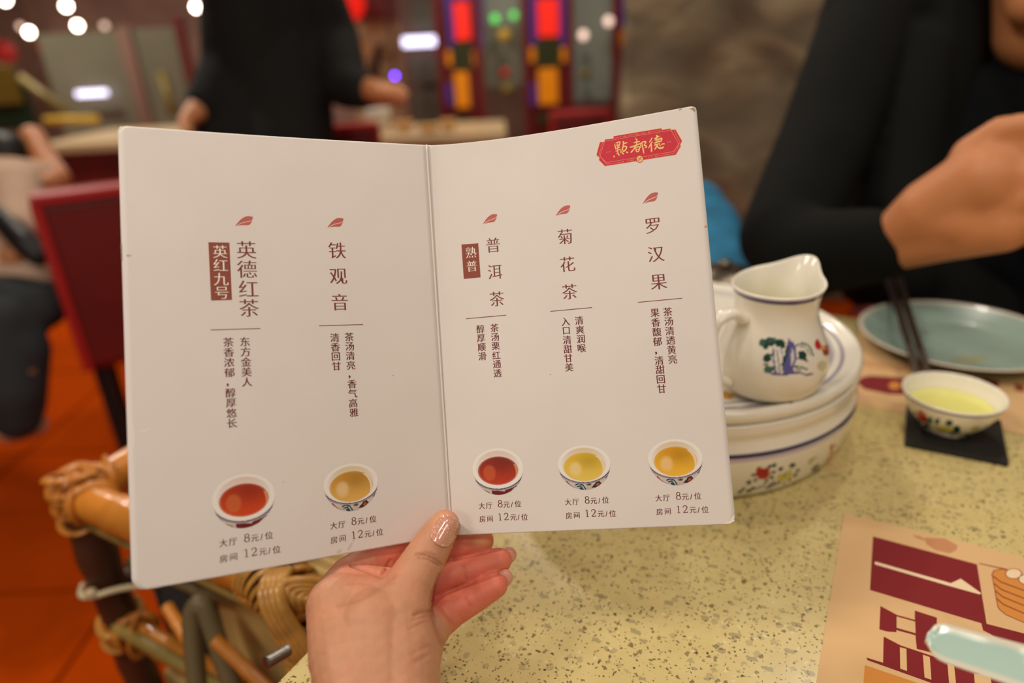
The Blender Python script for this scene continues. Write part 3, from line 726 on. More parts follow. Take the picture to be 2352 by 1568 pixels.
brush([  # second character
    [(958, 330, 18), (975, 350, 26), (985, 375, 18)], [(985, 375, 20), (975, 450, 24), (955, 490, 24), (910, 560, 26), (868, 605, 34)],
    [(925, 420, 18), (970, 400, 24), (1020, 395, 22), (1040, 390, 16)], [(845, 505, 18), (900, 492, 30), (980, 462, 26), (1060, 430, 26)],
    [(960, 520, 18), (965, 560, 22), (975, 590, 18)], [(960, 515, 18), (1010, 495, 24), (1035, 505, 24), (1028, 560, 24), (1010, 592, 22), (965, 598, 18)],
    [(968, 555, 14), (1015, 545, 16)],
    [(1060, 430, 18), (1110, 400, 26), (1160, 398, 28), (1150, 430, 24), (1125, 465, 20)], [(1125, 465, 20), (1165, 480, 28), (1170, 505, 26), (1140, 520, 14)],
    [(1085, 430, 20), (1095, 500, 24), (1112, 570, 26), (1122, 628, 18)], [(1050, 440, 14), (1060, 490, 18), (1040, 520, 14)]])
brush([  # third character
    [(1285, 320, 24), (1270, 350, 24), (1240, 395, 20), (1230, 412, 12)], [(1288, 395, 22), (1262, 440, 24), (1230, 500, 20), (1215, 525, 12)],
    [(1268, 440, 20), (1275, 510, 26), (1276, 580, 30), (1274, 598, 20)],
    [(1375, 270, 30), (1390, 290, 32), (1370, 330, 26), (1350, 370, 22)], [(1330, 335, 20), (1370, 322, 28), (1430, 285, 20)],
    [(1350, 370, 18), (1400, 350, 24), (1470, 330, 32), (1478, 350, 30), (1460, 395, 24)], [(1330, 420, 20), (1380, 405, 26), (1450, 392, 22)],
    [(1385, 350, 18), (1380, 420, 20)], [(1425, 345, 16), (1420, 400, 18)], [(1345, 440, 18), (1385, 455, 24), (1370, 500, 26), (1345, 545, 28)],
    [(1330, 470, 18), (1380, 450, 22), (1440, 435, 20)],
    [(1395, 465, 20), (1400, 500, 24), (1440, 525, 34), (1490, 520, 34), (1515, 500, 26)], [(1470, 455, 18), (1500, 440, 26), (1535, 440, 22)], [(1435, 455, 16), (1455, 480, 20)]])
# marks on the worn card
flat('L', [(290, 586), (294, 584), (297, 587), (294, 590)], 'stain_spot', M['stain']); flat('L', [(298, 584), (301, 586), (299, 591)], 'stain_spot', M['stain'])
flat('R', [(1617, 521), (1622, 517), (1625, 521), (1620, 523)], 'stain_spot', M['stain'])
M['scuff'] = mat('grey_scuff', (208, 198, 190), rough=0.7); M['scuff_light'] = mat('bare_card_scuff', (246, 238, 226), rough=0.8); M['scuff_dark'] = mat('dirty_card_edge', (168, 150, 124), rough=0.8)
for pg_, pts_, m_ in (('L', [(772, 1268), (780, 1260), (786, 1262), (779, 1270)], 'scuff'), ('L', [(797, 1262), (806, 1246), (811, 1246), (803, 1263)], 'scuff'), ('L', [(809, 1243), (813, 1234), (815, 1235), (812, 1245)], 'scuff'),
                      ('L', [(321, 991), (334, 988), (345, 982), (346, 984), (334, 991), (322, 993)], 'scuff_light'), ('L', [(305, 975), (309, 1000), (307, 1030), (305, 1030), (306, 1000), (303, 976)], 'scuff_light'),
                      ('L', [(272, 300), (275, 291), (281, 290), (277, 297)], 'scuff_light'), ('L', [(277, 560), (280, 560), (281, 600), (279, 600)], 'scuff_dark'),
                      ('R', [(1583, 250), (1594, 246), (1598, 252), (1596, 258), (1589, 252)], 'scuff_dark'), ('R', [(1558, 252), (1566, 249), (1566, 251), (1559, 254)], 'scuff_dark'),
                      ('R', [(1660, 1203), (1676, 1196), (1686, 1182), (1687, 1196), (1676, 1202)], 'scuff_light'), ('R', [(983, 340), (992, 334), (1004, 333), (994, 338), (985, 346)], 'scuff_light'),
                      ('R', [(1683, 1192), (1685, 1190), (1686, 1193)], 'scuff_dark'), ('R', [(1262, 859), (1265, 858), (1265, 861)], 'scuff_dark'), ('L', [(649, 1106), (652, 1105), (652, 1108)], 'scuff_dark'), ('L', [(901, 862), (904, 861), (904, 864)], 'scuff_dark')):
    flat(pg_, pts_, 'scuff_mark', M[m_])

# ------------------------------------------------------------------ the hand that holds the menu
def C(px, py, z, r): return (at_d(px, py, z / 1000.0), r / 1000.0)
hand_root = thing('hand', 'left hand with glitter thumbnail pinching the menu card at its fold from below', 'hand', at_d(872, 1560, .312))
chains = [
    [C(842, 2150, 245, 25), C(838, 1640, 296, 19), C(812, 1500, 316, 20.5), C(785, 1400, 332, 17)],
    [C(905, 2150, 245, 25), C(905, 1640, 300, 21), C(912, 1500, 316, 19.5), C(905, 1430, 324, 17.5), C(932, 1365, 334, 13.5)],
    [C(865, 1640, 300, 23), C(860, 1450, 320, 20)],
    [C(905, 1425, 324, 16), C(936, 1352, 334, 12.6), C(972, 1288, 342, 10.9), C(1000, 1240, 345.2, 9.5), C(1022, 1205, 347.6, 7.6)],   # thumb
    [C(777, 1392, 333, 15.5), C(805, 1328, 350, 11.4), C(850, 1290, 355.5, 9.2), C(880, 1283, 359, 8.6)],                          # index, first bone
    [C(880, 1283, 359, 8.6), C(960, 1225, 374, 8.2), C(1030, 1195, 381, 7.2)],
    [C(840, 1350, 348, 11), C(915, 1292, 366, 8.6), C(985, 1262, 374, 8.2), C(1050, 1251, 377, 8.0), C(1104, 1241, 377, 7.3)],       # middle
    [C(870, 1400, 345, 14), C(950, 1350, 362, 9.5), C(1015, 1325, 369, 8.2), C(1075, 1308, 371, 7.7), C(1146, 1287, 371, 6.9)],      # ring
    [C(900, 1470, 340, 16), C(985, 1438, 353, 10.6), C(1040, 1401, 360, 8.6), C(1092, 1371, 363, 7.8), C(1137, 1343, 363, 6.9)],       # little
    [C(985, 1385, 366, 9), C(1060, 1352, 371, 6.5), C(1125, 1325, 373, 4.5)], [C(1000, 1318, 377, 7), C(1100, 1275, 382, 5)],
    [C(930, 1560, 325, 16), C(962, 1470, 344, 13), C(985, 1440, 350, 11.5)],
    [C(790, 1385, 333, 15), C(900, 1400, 330, 15)], [C(800, 1350, 340, 12), C(890, 1360, 340, 12)],
]
V, Fc, N = blob(chains, 0.00068, smooth=4)
X, Y = proj(V)
front = (N @ CF) < 0.25
# creases: shallow grooves pressed into the skin
cre = [([(808, 1297), (840, 1308), (874, 1322), (886, 1308), (897, 1288)], 4.5, .0012), ([(800, 1340), (830, 1338), (865, 1345), (905, 1338)], 4, .0004),
       ([(955, 1272), (978, 1275), (1000, 1284), (1015, 1297)], 3, .0009), ([(962, 1280), (985, 1284), (1008, 1298)], 3, .0008), ([(975, 1268), (1000, 1276)], 2.5, .0004),
       ([(952, 1412), (968, 1405), (990, 1403)], 4, .0007), ([(948, 1424), (970, 1418), (992, 1410)], 3, .0004), ([(940, 1445), (965, 1432), (985, 1425)], 3.5, .0003),
       ([(780, 1390), (820, 1378), (858, 1358), (884, 1340), (905, 1322)], 6, .0006), ([(1062, 1296), (1068, 1312), (1072, 1330)], 3.5, .0005), ([(1066, 1372), (1080, 1392)], 3.5, .0005),
       ([(1000, 1382), (1020, 1362), (1068, 1344), (1110, 1330), (1160, 1312)], 4, .0007), ([(1042, 1284), (1090, 1273), (1150, 1259)], 3.5, .0009), ([(990, 1400), (1003, 1438), (1015, 1478)], 5, .0012), ([(1010, 1320), (995, 1360), (990, 1390)], 4, .0008),
       ([(1020, 1405), (1034, 1425), (1042, 1436)], 4, .0005), ([(950, 1500), (985, 1482)], 5, .0003), ([(955, 1520), (990, 1500)], 5, .0003)]
def pdist(pts):
    d = np.full(len(X), 1e9)
    for (x1, y1), (x2, y2) in zip(pts[:-1], pts[1:]):
        t = np.clip(((X - x1) * (x2 - x1) + (Y - y1) * (y2 - y1)) / ((x2 - x1) ** 2 + (y2 - y1) ** 2), 0, 1)
        d = np.minimum(d, np.hypot(X - x1 - t * (x2 - x1), Y - y1 - t * (y2 - y1)))
    return d
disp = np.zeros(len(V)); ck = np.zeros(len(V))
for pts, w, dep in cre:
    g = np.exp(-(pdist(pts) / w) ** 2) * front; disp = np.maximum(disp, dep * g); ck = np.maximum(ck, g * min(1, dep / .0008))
V = V - N * disp[:, None]
# hand colours: pale back and thumb, redder finger pads, shade painted into creases
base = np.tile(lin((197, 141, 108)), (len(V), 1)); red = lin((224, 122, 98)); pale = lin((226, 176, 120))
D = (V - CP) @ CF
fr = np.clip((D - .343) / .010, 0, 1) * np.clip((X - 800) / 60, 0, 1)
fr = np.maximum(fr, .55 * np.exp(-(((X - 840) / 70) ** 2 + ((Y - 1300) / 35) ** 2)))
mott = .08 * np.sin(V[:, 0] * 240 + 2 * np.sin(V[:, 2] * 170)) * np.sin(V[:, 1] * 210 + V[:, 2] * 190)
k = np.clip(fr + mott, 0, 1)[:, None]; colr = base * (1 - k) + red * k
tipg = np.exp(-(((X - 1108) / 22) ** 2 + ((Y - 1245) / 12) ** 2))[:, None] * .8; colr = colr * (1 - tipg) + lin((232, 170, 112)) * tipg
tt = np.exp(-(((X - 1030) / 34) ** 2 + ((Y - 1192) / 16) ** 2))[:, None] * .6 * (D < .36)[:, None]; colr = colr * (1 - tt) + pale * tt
colr = colr * (1 - .28 * ck[:, None]) + lin((150, 66, 46)) * (.28 * ck[:, None])  # contact shade painted as darker colour along creases and between fingers
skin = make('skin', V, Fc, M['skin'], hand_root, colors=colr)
# thumbnail, lying on the thumb
bv = BVHTree.FromPolygons([tuple(v) for v in V], Fc)
def on_skin(px, py, off):
    d = at_d(px, py, 1.0) - CP; d /= np.linalg.norm(d); h = bv.ray_cast(Vector(CP), Vector(d))
    if h[0] is None: return None
    n = np.array(h[1]); n = n if n @ d < 0 else -n
    return np.array(h[0]) + n * off, n
c0 = np.array([1022.5, 1219.0]); ax = np.array([.47, -.883]); ax2 = np.array([.883, .47]); hl, hw = 37.0, 28.5
n = 22; G = np.linspace(-1, 1, n); pts = []; 
ctr, nc = on_skin(*c0, 0.0)
for b in G:
    for a in G:
        # squircle outline
        aa = a * math.sqrt(1 - b * b * .36); bb = b * math.sqrt(1 - a * a * .36)
        p = c0 + ax2 * aa * hw * (1.0 - .10 * (bb < 0) * abs(bb)) + ax * bb * hl
        h = on_skin(*p, 0.00045 * (1.3 - .9 * (a * a)))
        pts.append(h[0] if h is not None else None)
good = [p for p in pts if p is not None]
Vn = np.array([p if p is not None else good[0] for p in pts]).reshape(n, n, 3)
for it in range(3):
    Vs = Vn.copy(); Vs[1:-1, 1:-1] = (Vn[:-2, 1:-1] + Vn[2:, 1:-1] + Vn[1:-1, :-2] + Vn[1:-1, 2:]) / 4; Vn = Vs
Fn = [(i * n + j, i * n + j + 1, (i + 1) * n + j + 1, (i + 1) * n + j) for i in range(n - 1) for j in range(n - 1)]
nl = make('thumbnail', Vn.reshape(-1, 3), Fn, M['glitter'], hand_root)
sm = nl.modifiers.new('thickness', 'SOLIDIFY'); sm.thickness = 0.0004; sm.offset = 0
nl['label'] = 'pink glitter-polished thumbnail'
# nails of the ring and little finger, seen edge-on beyond their tips
for (px, py, z, dx, dy) in ((1161, 1279, 374.0, 9, 5), (1152, 1331, 366.0, 9, 4)):
    c = at_d(px, py, z / 1000); V_, F_ = blob([[(c + CR * -.0015 + CU * -.001, .0052), (c + CR * .0016 + CU * .0012, .0046)]], .0006, 3)[:2]
    make('fingernail', c + (V_ - c) @ (np.eye(3) - .45 * np.outer(CF, CF)), F_, M['nail_side'], hand_root)

# ------------------------------------------------------------------ the stone-topped table
S0, S1, T0, T1 = -0.262, 0.95, 0.125, 0.86
def rrect(s0, s1, t0, t1, r, n=8):
    out = []
    for cs, ct, a0 in ((s1 - r, t1 - r, 0), (s0 + r, t1 - r, 90), (s0 + r, t0 + r, 180), (s1 - r, t0 + r, 270)):
        for a in np.linspace(a0, a0 + 90, n): out.append((cs + r * math.cos(math.radians(a)), ct + r * math.sin(math.radians(a))))
    return out
table = thing('dining_table', 'dining table with speckled olive-cream stone top, nearest table', 'table', tb((S0 + S1) / 2, (T0 + T1) / 2, 0), rotz=-math.pi / 6)
rings = [(0.004, -0.040), (0.0, -0.036), (0.0, -0.004), (0.0015, -0.001), (0.004, 0.0)]
Vr = []; m = None
for inset, z in rings:
    pr = rrect(S0 + inset, S1 - inset, T0 + inset, T1 - inset, 0.045 - inset); m = len(pr)
    Vr += [tb(s, t, TZ + z) for s, t in pr]
Fc = [tuple(range(m))[::-1], tuple((len(rings) - 1) * m + j for j in range(m))]
for i in range(len(rings) - 1): Fc += [(i * m + j, i * m + (j + 1) % m, (i + 1) * m + (j + 1) % m, (i + 1) * m + j) for j in range(m)]
make('tabletop', Vr, Fc, M['quartz'], table, smooth=False)
cs, ct = (S0 + S1) / 2, (T0 + T1) / 2
V, Fc = box_vf(tb(cs, ct, .69), 0.9, 0.5, 0.03, TAX, .004); make('under_frame', V, Fc, M['black_leg'], table, smooth=False)
for q in (-.36, .36):
    V, Fc = box_vf(tb(cs + q, ct, .36), 0.07, 0.07, 0.64, TAX, .005); make('pedestal', V, Fc, M['black_leg'], table, smooth=False)
    V, Fc = box_vf(tb(cs + q, ct, .015), 0.10, 0.55, 0.03, TAX, .008); make('foot', V, Fc, M['black_leg'], table, smooth=False)

# ---- printed paper placemats
def mat_box(name, s0, s1, t0, t1, label):
    c = tb((s0 + s1) / 2, (t0 + t1) / 2, TZ); V, Fc = box_vf(c + [0, 0, .0003], s1 - s0, t1 - t0, .0005, TAX)
    r = thing(name, label, 'placemat', c, group='paper placemats', rotz=-math.pi / 6); make('paper_sheet', V, Fc, M['kraft'], r, smooth=False); return r
pm1 = mat_box('paper_placemat', .003, .42, .165, .458, 'peach paper placemat with maroon blocks and a drawn steamer basket, near the spoon')
def pflat(root, pts, material, layer, name='printed_block', z=TZ):
    W = np.array([at_z(x, y, z + .0006 + layer) for x, y in pts]); return make(name, W, [tuple(range(len(W)))[::-1]], material, root, smooth=False)
def K(*pts): return [(1752 + x / 3.35, 1100 + y / 3.35) for x, y in pts]
pflat(pm1, K((848, 440), (1648, 655), (1722, 1112), (2120, 1215), (2120, 1380), (1695, 1162), (1682, 1108), (825, 852)), M['maroon'], 5e-5)
pflat(pm1, K((1722, 1112), (2300, 1262), (2340, 1500), (2010, 1330), (1760, 1200)), M['maroon'], 4e-5)
pflat(pm1, K((860, 640), (866, 634), (1448, 800), (1523, 765), (1682, 878), (1668, 886), (1430, 820), (864, 656)), M['pm_pale'], 1.2e-4, 'printed_stroke')
pflat(pm1, K((905, 975), (1035, 1045), (1170, 1082), (1170, 1010), (1340, 1065), (1330, 1340), (1185, 1305), (1175, 1200), (1028, 1160), (1028, 1176), (960, 1172), (897, 1155)), M['maroon'], 5e-5)
pflat(pm1, K((1030, 1056), (1172, 1095), (1176, 1185), (1030, 1143)), M['kraft'], 1.2e-4, 'printed_gap')
pflat(pm1, K((930, 1210), (1060, 1278), (1460, 1412), (1515, 1388), (1672, 1498), (1625, 1494), (1640, 1680), (1300, 1568), (806, 1392), (798, 1372), (926, 1412)), M['maroon'], 5e-5)
for q in (((1055, 1292), (1105, 1305), (1110, 1475), (1058, 1458)), ((1232, 1350), (1285, 1368), (1298, 1543), (1245, 1525)), ((1420, 1412), (1472, 1432), (1490, 1600), (1436, 1590))):
    pflat(pm1, K(*q), M['kraft'], 1.2e-4, 'printed_gap')
pflat(pm1, K((785, 1430), (1260, 1590), (1250, 1760), (772, 1620)), M['pm_orange'], 5e-5)
pflat(pm1, K((1740, 1438), (1940, 1500), (1965, 1640), (1765, 1600)), M['maroon'], 5e-5)
pflat(pm1, K((1660, 650), (1670, 646), (1880, 690), (1880, 700)), M['pm_line'], 6e-5, 'printed_line')
bk = [(1760, 730), (1775, 700), (1840, 688), (2040, 745), (2200, 800), (2200, 1190), (2010, 1105), (1870, 1045), (1815, 1000), (1805, 980)]
pflat(pm1, K(*bk), M['pm_line'], 6e-5, 'steamer_print')
cx, cy = 1980, 900
pflat(pm1, K(*[(cx + (x - cx) * .975 + 2, cy + (y - cy) * .975) for x, y in bk]), M['pm_orange'], 9e-5, 'steamer_print')
for k, (a, b) in enumerate(((0, 790), (1, 850), (2, 905), (3, 965))):
    pflat(pm1, K((1772 + k * 10, b - 52), (1830 + k * 8, b - 6), (2010, b + 62), (2190, b + 128), (2190, b + 136), (2010, b + 71), (1828 + k * 8, b + 4), (1770 + k * 10, b - 40)), M['pm_line'], 1.4e-4, 'printed_line')
for x, y, r in ((1930, 722, 66), (2030, 765, 66), (2120, 800, 60)):
    for rr, mt, ly in ((r, 'pm_line', 1.5e-4), (r - 8, 'pm_pale', 1.9e-4)):
        pflat(pm1, K(*[(x + rr * math.cos(a), y + 5 + rr * .62 * math.sin(a)) for a in np.linspace(0, 2 * np.pi, 18, endpoint=False)]), M[mt], ly, 'bun_print')
pflat(pm1, K((1240, 450), (1400, 455), (1500, 510), (1490, 545), (1440, 570), (1330, 545), (1260, 500)), M['pm_brown'], 5e-5, 'teapot_print')
pflat(pm1, K((1150, 430), (1205, 436), (1245, 460), (1240, 472), (1180, 450)), M['pm_brown'], 5e-5, 'teapot_print')

pm2 = mat_box('paper_placemat', -.012, .42, .632, .845, 'peach paper placemat with small maroon print under the celadon plate')
pflat(pm2, [(1968, 878), (1980, 866), (2000, 862), (2080, 868), (2082, 906), (2040, 905), (1985, 893)], M['maroon'], 5e-5)
pflat(pm2, [(2055 + 14 * math.cos(a), 885 + 9 * math.sin(a)) for a in np.linspace(0, 6.28, 14, endpoint=False)], M['pm_orange'], 1e-4)
pflat(pm2, [(2255, 866), (2296, 876), (2290, 893), (2262, 886)], M['maroon'], 5e-5); pflat(pm2, [(2330, 880), (2352, 884), (2352, 900), (2332, 896)], M['pm_line'], 5e-5)
pflat(pm2, [(1945, 722), (1960, 704), (2010, 700), (2004, 722)], M['maroon'], 5e-5)
for k in range(9):
    x = 1985 + k * 14; pflat(pm2, [(x, 826 + k * 2), (x + 8, 827 + k * 2), (x + 8, 842 + k * 2), (x, 841 + k * 2)], M['pm_brown'], 5e-5, 'printed_line')

# ------------------------------------------------------------------ porcelain
WHITE = lin((236, 230, 214)); BLUE = (72, 70, 122)
def zcol(V, c, bands, base=WHITE):
    """painted rings: (z0, z1, r0, r1, colour) in the vessel's own frame"""
    L = V - np.asarray(c); r = np.hypot(L[:, 0], L[:, 1]); z = L[:, 2]; col_ = np.tile(base, (len(V), 1))
    for z0, z1, r0, r1, cc in bands: col_[(z >= z0) & (z <= z1) & (r >= r0) & (r <= r1)] = lin(cc)
    return col_
def facing(V, c):
    L = V - np.asarray(c); d = CP - V; return (L[:, 0] * d[:, 0] + L[:, 1] * d[:, 1]) > 0
def D(x0, y0, s):              # decor coordinates read from a detail of the photograph
    def f(shapes):
        out = []
        for sh in shapes:
            if sh[0] == 'e': out.append(('e', x0 + sh[1] / s, y0 + sh[2] / s, sh[3] * 1.15 / s, sh[4] * 1.2 / s, sh[5], sh[6]))
            elif sh[0] == 'p': out.append(('p', [(x0 + x / s, y0 + y / s) for x, y in sh[1]], sh[2]))
            else: out.append(('l', [(x0 + x / s, y0 + y / s) for x, y in sh[1]], sh[2] * 1.15 / s, sh[3]))
        return out
    return f
DG = (22, 62, 54); PU = (92, 90, 150); YE = (206, 196, 96); RE = (176, 20, 24); OR = (206, 110, 40)

pc = np.array([.150, .553, TZ])
pot = thing('serving_pot', 'large round white porcelain pot with blue lines and painted flowers, holding up the milk jug', 'pot', pc)
prof = resample(round_profile([(.02, .001), (.10, .001), (.128, .001), (.1365, .004), (.1425, .020), (.1455, .036), (.1455, .044), (.1435, .050), (.1425, .055), (.1440, .061), (.1440, .066), (.1425, .068), (.12, .068), (.05, .068)], 4), .0011)
V, Fc = lathe_vf(prof, pc, 640)
c_ = zcol(V, pc, [(.0431, .0461, .13, .2, (34, 34, 86)), (.0395, .0424, .13, .2, (196, 184, 190))])
X, Y = proj(V)
paint(X, Y, c_, D(1640, 880, 5.228)([
    ('l', [(300, 1310), (340, 1285), (360, 1262)], 26, DG), ('e', 410, 1292, 26, 18, 0, DG), ('e', 460, 1265, 34, 14, -25, DG), ('l', [(500, 1270), (560, 1240), (590, 1245)], 16, PU),
    ('p', [(600, 1262), (680, 1190), (735, 1165), (745, 1200), (700, 1250), (630, 1275)], (120, 108, 140)), ('l', [(600, 1215), (640, 1160)], 22, DG), ('l', [(740, 1215), (790, 1185)], 18, DG), ('e', 840, 1200, 26, 12, -20, (120, 116, 90)),
    ('p', [(520, 1012), (560, 1000), (600, 1028), (640, 1008), (665, 1040), (674, 1092), (640, 1145), (590, 1152), (530, 1148), (498, 1100), (500, 1058)], RE),
    ('l', [(560, 1040), (590, 1080), (560, 1120)], 10, (130, 10, 18)), ('l', [(630, 1040), (610, 1090)], 10, (130, 10, 18)),
    ('e', 668, 998, 30, 16, -30, DG), ('e', 722, 988, 26, 20, -30, DG), ('e', 718, 1070, 24, 16, 0, DG), ('e', 465, 1100, 22, 16, 0, DG), ('e', 492, 1162, 22, 18, 0, DG), ('e', 422, 1190, 28, 20, -20, DG),
    ('e', 690, 1130, 28, 18, 20, DG), ('e', 800, 1030, 24, 20, 0, DG), ('e', 940, 984, 34, 24, -25, DG), ('e', 1006, 1045, 22, 18, 0, DG), ('e', 975, 1102, 24, 16, -40, DG), ('e', 912, 1160, 18, 14, 0, DG),
    ('p', [(750, 1145), (768, 1095), (815, 1078), (845, 1100), (880, 1045), (925, 1035), (948, 1085), (915, 1150), (860, 1160), (820, 1182), (762, 1172)], YE), ('l', [(850, 1080), (835, 1150)], 8, DG),
    ('p', [(1120, 980), (1150, 900), (1190, 880), (1245, 880), (1200, 930), (1160, 975)], (186, 184, 130)), ('e', 1218, 1018, 52, 26, -42, DG),
    ('l', [(1440, 745), (1405, 760), (1415, 830), (1350, 965)], 34, (196, 96, 40)), ('l', [(1390, 880), (1450, 850), (1545, 770)], 34, (206, 120, 60)), ('e', 1408, 770, 20, 26, 0, (180, 50, 30)), ('e', 1590, 650, 36, 30, 0, (190, 178, 190)), ('l', [(950, 1185), (1010, 1155)], 12, (200, 160, 90))]), facing(V, pc))
make('pot_body', V, Fc, M['china'], pot, colors=c_)
prof = resample(round_profile([(.03, .0700), (.132, .0690), (.1415, .0695), (.1445, .073), (.1445, .0775), (.1415, .080), (.1375, .0785), (.132, .0765), (.127, .0755), (.09, .0750), (.04, .0750), (.0005, .0750)], 4), .0013)
V, Fc = lathe_vf(prof, pc, 420)
c_ = zcol(V, pc, [(.0735, .09, .1285, .1305, (140, 134, 160)), (.0735, .09, .121, .1225, (168, 162, 178))])
X, Y = proj(V)
paint(X, Y, c_, D(1640, 880, 5.228)([('p', [(60, 90), (150, 95), (240, 140), (235, 175), (180, 190), (60, 180)], (214, 150, 50)), ('p', [(790, 140), (880, 130), (900, 150), (850, 175), (800, 170)], YE), ('p', [(885, 195), (950, 195), (960, 220), (920, 235), (880, 220)], (60, 66, 44)), ('e', 30, 8, 40, 22, 0, (120, 60, 60))]), (V[:, 2] > TZ + .07))
make('pot_lid', V, Fc, M['china'], pot, colors=c_)

# ---- milk jug
jz = TZ + .0752; jc = np.array([.189, .452, jz]); JR = .0305
jug = thing('jug', 'small white porcelain jug with spout, handle and painted blue rock, standing on the pot lid', 'jug', jc)
oprof = round_profile([(.001, .0), (.020, .0), (.0265, .0015), (.0335, .006), (.0385, .015), (.0402, .025), (.0388, .036), (.0340, .048), (.0297, .058), (.0283, .066), (.0294, .0745), (.0318, .0812)], 6)
iprof = round_profile([(.0312, .0822), (.0298, .0815), (.0276, .0755), (.0266, .067), (.0278, .059), (.0320, .048), (.0368, .036), (.0382, .025), (.036, .015), (.026, .006), (.001, .004)], 6)
prof = resample(np.vstack([oprof, iprof]), .00085)
SA = math.radians(38)
def spout(V, a, i):
    da = (a - SA + np.pi) % (2 * np.pi) - np.pi; w = np.exp(-(da / .34) ** 2) * np.clip((V[:, 2] - .055) / .026, 0, 1) ** 1.6
    w2 = np.exp(-(da / 1.15) ** 2) * np.clip((V[:, 2] - .045) / .036, 0, 1) ** 1.6
    r = np.hypot(V[:, 0], V[:, 1]) + 1e-9; s = 1 + (.0095 * w) / r
    pin = np.exp(-((np.abs(da) - .75) / .3) ** 2) * np.clip((V[:, 2] - .06) / .02, 0, 1); s = s - .0018 * pin / r
    V = V.copy(); V[:, 0] *= s; V[:, 1] *= s; V[:, 2] += .0085 * w2 + .003 * w; return V
V, Fc = lathe_vf(prof, jc, 300, spout)
c_ = np.tile(WHITE, (len(V), 1)); rows = len(prof); no = int(rows * .5)
zr = np.repeat(prof[:, 1], 300); rr_ = np.repeat(prof[:, 0], 300); idx = np.repeat(np.arange(rows), 300)
c_[(zr > .0772) & (zr < .0802) & (rr_ > .0300) & (idx < rows * .52)] = lin((96, 92, 138))
X, Y = proj(V)
paint(X, Y, c_, D(1620, 590, 4.612)([
    ('l', [(720, 965), (725, 1100), (745, 1225)], 16, PU), ('l', [(760, 985), (775, 1100), (790, 1235)], 12, PU), ('l', [(800, 960), (830, 1080), (825, 1230)], 10, PU),
    ('p', [(880, 862), (905, 885), (935, 905), (962, 960), (966, 1080), (935, 1180), (945, 1235), (830, 1240), (815, 1170), (850, 1080), (862, 960)], (96, 94, 156)),
    ('p', [(915, 960), (945, 1010), (940, 1100), (905, 1180), (905, 1080)], (220, 214, 206)), ('l', [(870, 950), (850, 1060), (820, 1140)], 22, DG),
    ('e', 612, 905, 40, 36, 20, (48, 100, 92)), ('e', 690, 895, 48, 42, 0, DG), ('e', 790, 912, 52, 36, 20, DG), ('e', 640, 950, 26, 22, 0, DG), ('e', 820, 945, 24, 16, 30, DG), ('e', 735, 880, 24, 18, 0, (60, 110, 100)),
    ('e', 655, 1072, 38, 38, 0, DG), ('e', 690, 1040, 22, 14, 0, (48, 100, 92)), ('e', 672, 1190, 48, 32, -10, (70, 106, 96)), ('e', 640, 1140, 26, 14, 0, (110, 128, 108)),
    ('l', [(968, 935), (1030, 912), (1090, 935), (1125, 985), (1142, 1045)], 16, (40, 100, 92)), ('l', [(985, 960), (1040, 945), (1080, 975), (1110, 1040)], 9, (70, 116, 106)),
    ('p', [(985, 1000), (1040, 995), (1078, 1030), (1070, 1060), (1080, 1100), (1040, 1080), (985, 1075), (990, 1040)], DG), ('l', [(965, 1070), (1030, 1085), (1090, 1110)], 10, DG),
    ('l', [(950, 1160), (1010, 1165), (1075, 1190)], 16, (46, 92, 84)), ('l', [(960, 1190), (1020, 1185)], 10, (46, 92, 84)),
    ('l', [(700, 1232), (800, 1250), (900, 1235), (1000, 1222), (1060, 1248), (1135, 1240)], 18, PU), ('l', [(640, 1220), (700, 1238)], 10, (130, 128, 170)),
    ('p', [(1162, 895), (1188, 862), (1215, 905), (1240, 950), (1225, 975), (1185, 985), (1160, 945)], (190, 16, 16)), ('p', [(1225, 940), (1280, 935), (1322, 905), (1332, 1000), (1300, 1045), (1262, 1050), (1235, 1000)], (190, 90, 40)),
    ('e', 1245, 960, 24, 20, 0, (226, 150, 60)), ('e', 1275, 1010, 26, 22, 0, (140, 50, 26)), ('e', 1240, 1155, 48, 46, 20, (196, 190, 160)), ('l', [(1325, 800), (1322, 870)], 12, (30, 90, 80))]), facing(V, jc) & (idx < rows * .55))
make('jug_body', V, Fc, M['china'], jug, colors=c_)
ha = math.radians(203); hd = np.array([math.cos(ha), math.sin(ha), 0])
hp = smooth_path([jc + hd * r + [0, 0, z] for r, z in ((.030, .061), (.040, .0675), (.0530, .0640), (.0575, .049), (.0550, .033), (.0490, .0205), (.0385, .0145))], 7)
V, Fc = tube_vf(hp, .0062, 18, flat=.62, up=hd); make('jug_handle', V, Fc, M['china'], jug, colors=np.tile(WHITE, (len(V), 1)))
V, Fc = lathe_vf([(.0005, .0445), (.0325, .0445), (.0342, .0448)], jc, 60); make('tea', V, Fc, M['tea_pale'], jug)

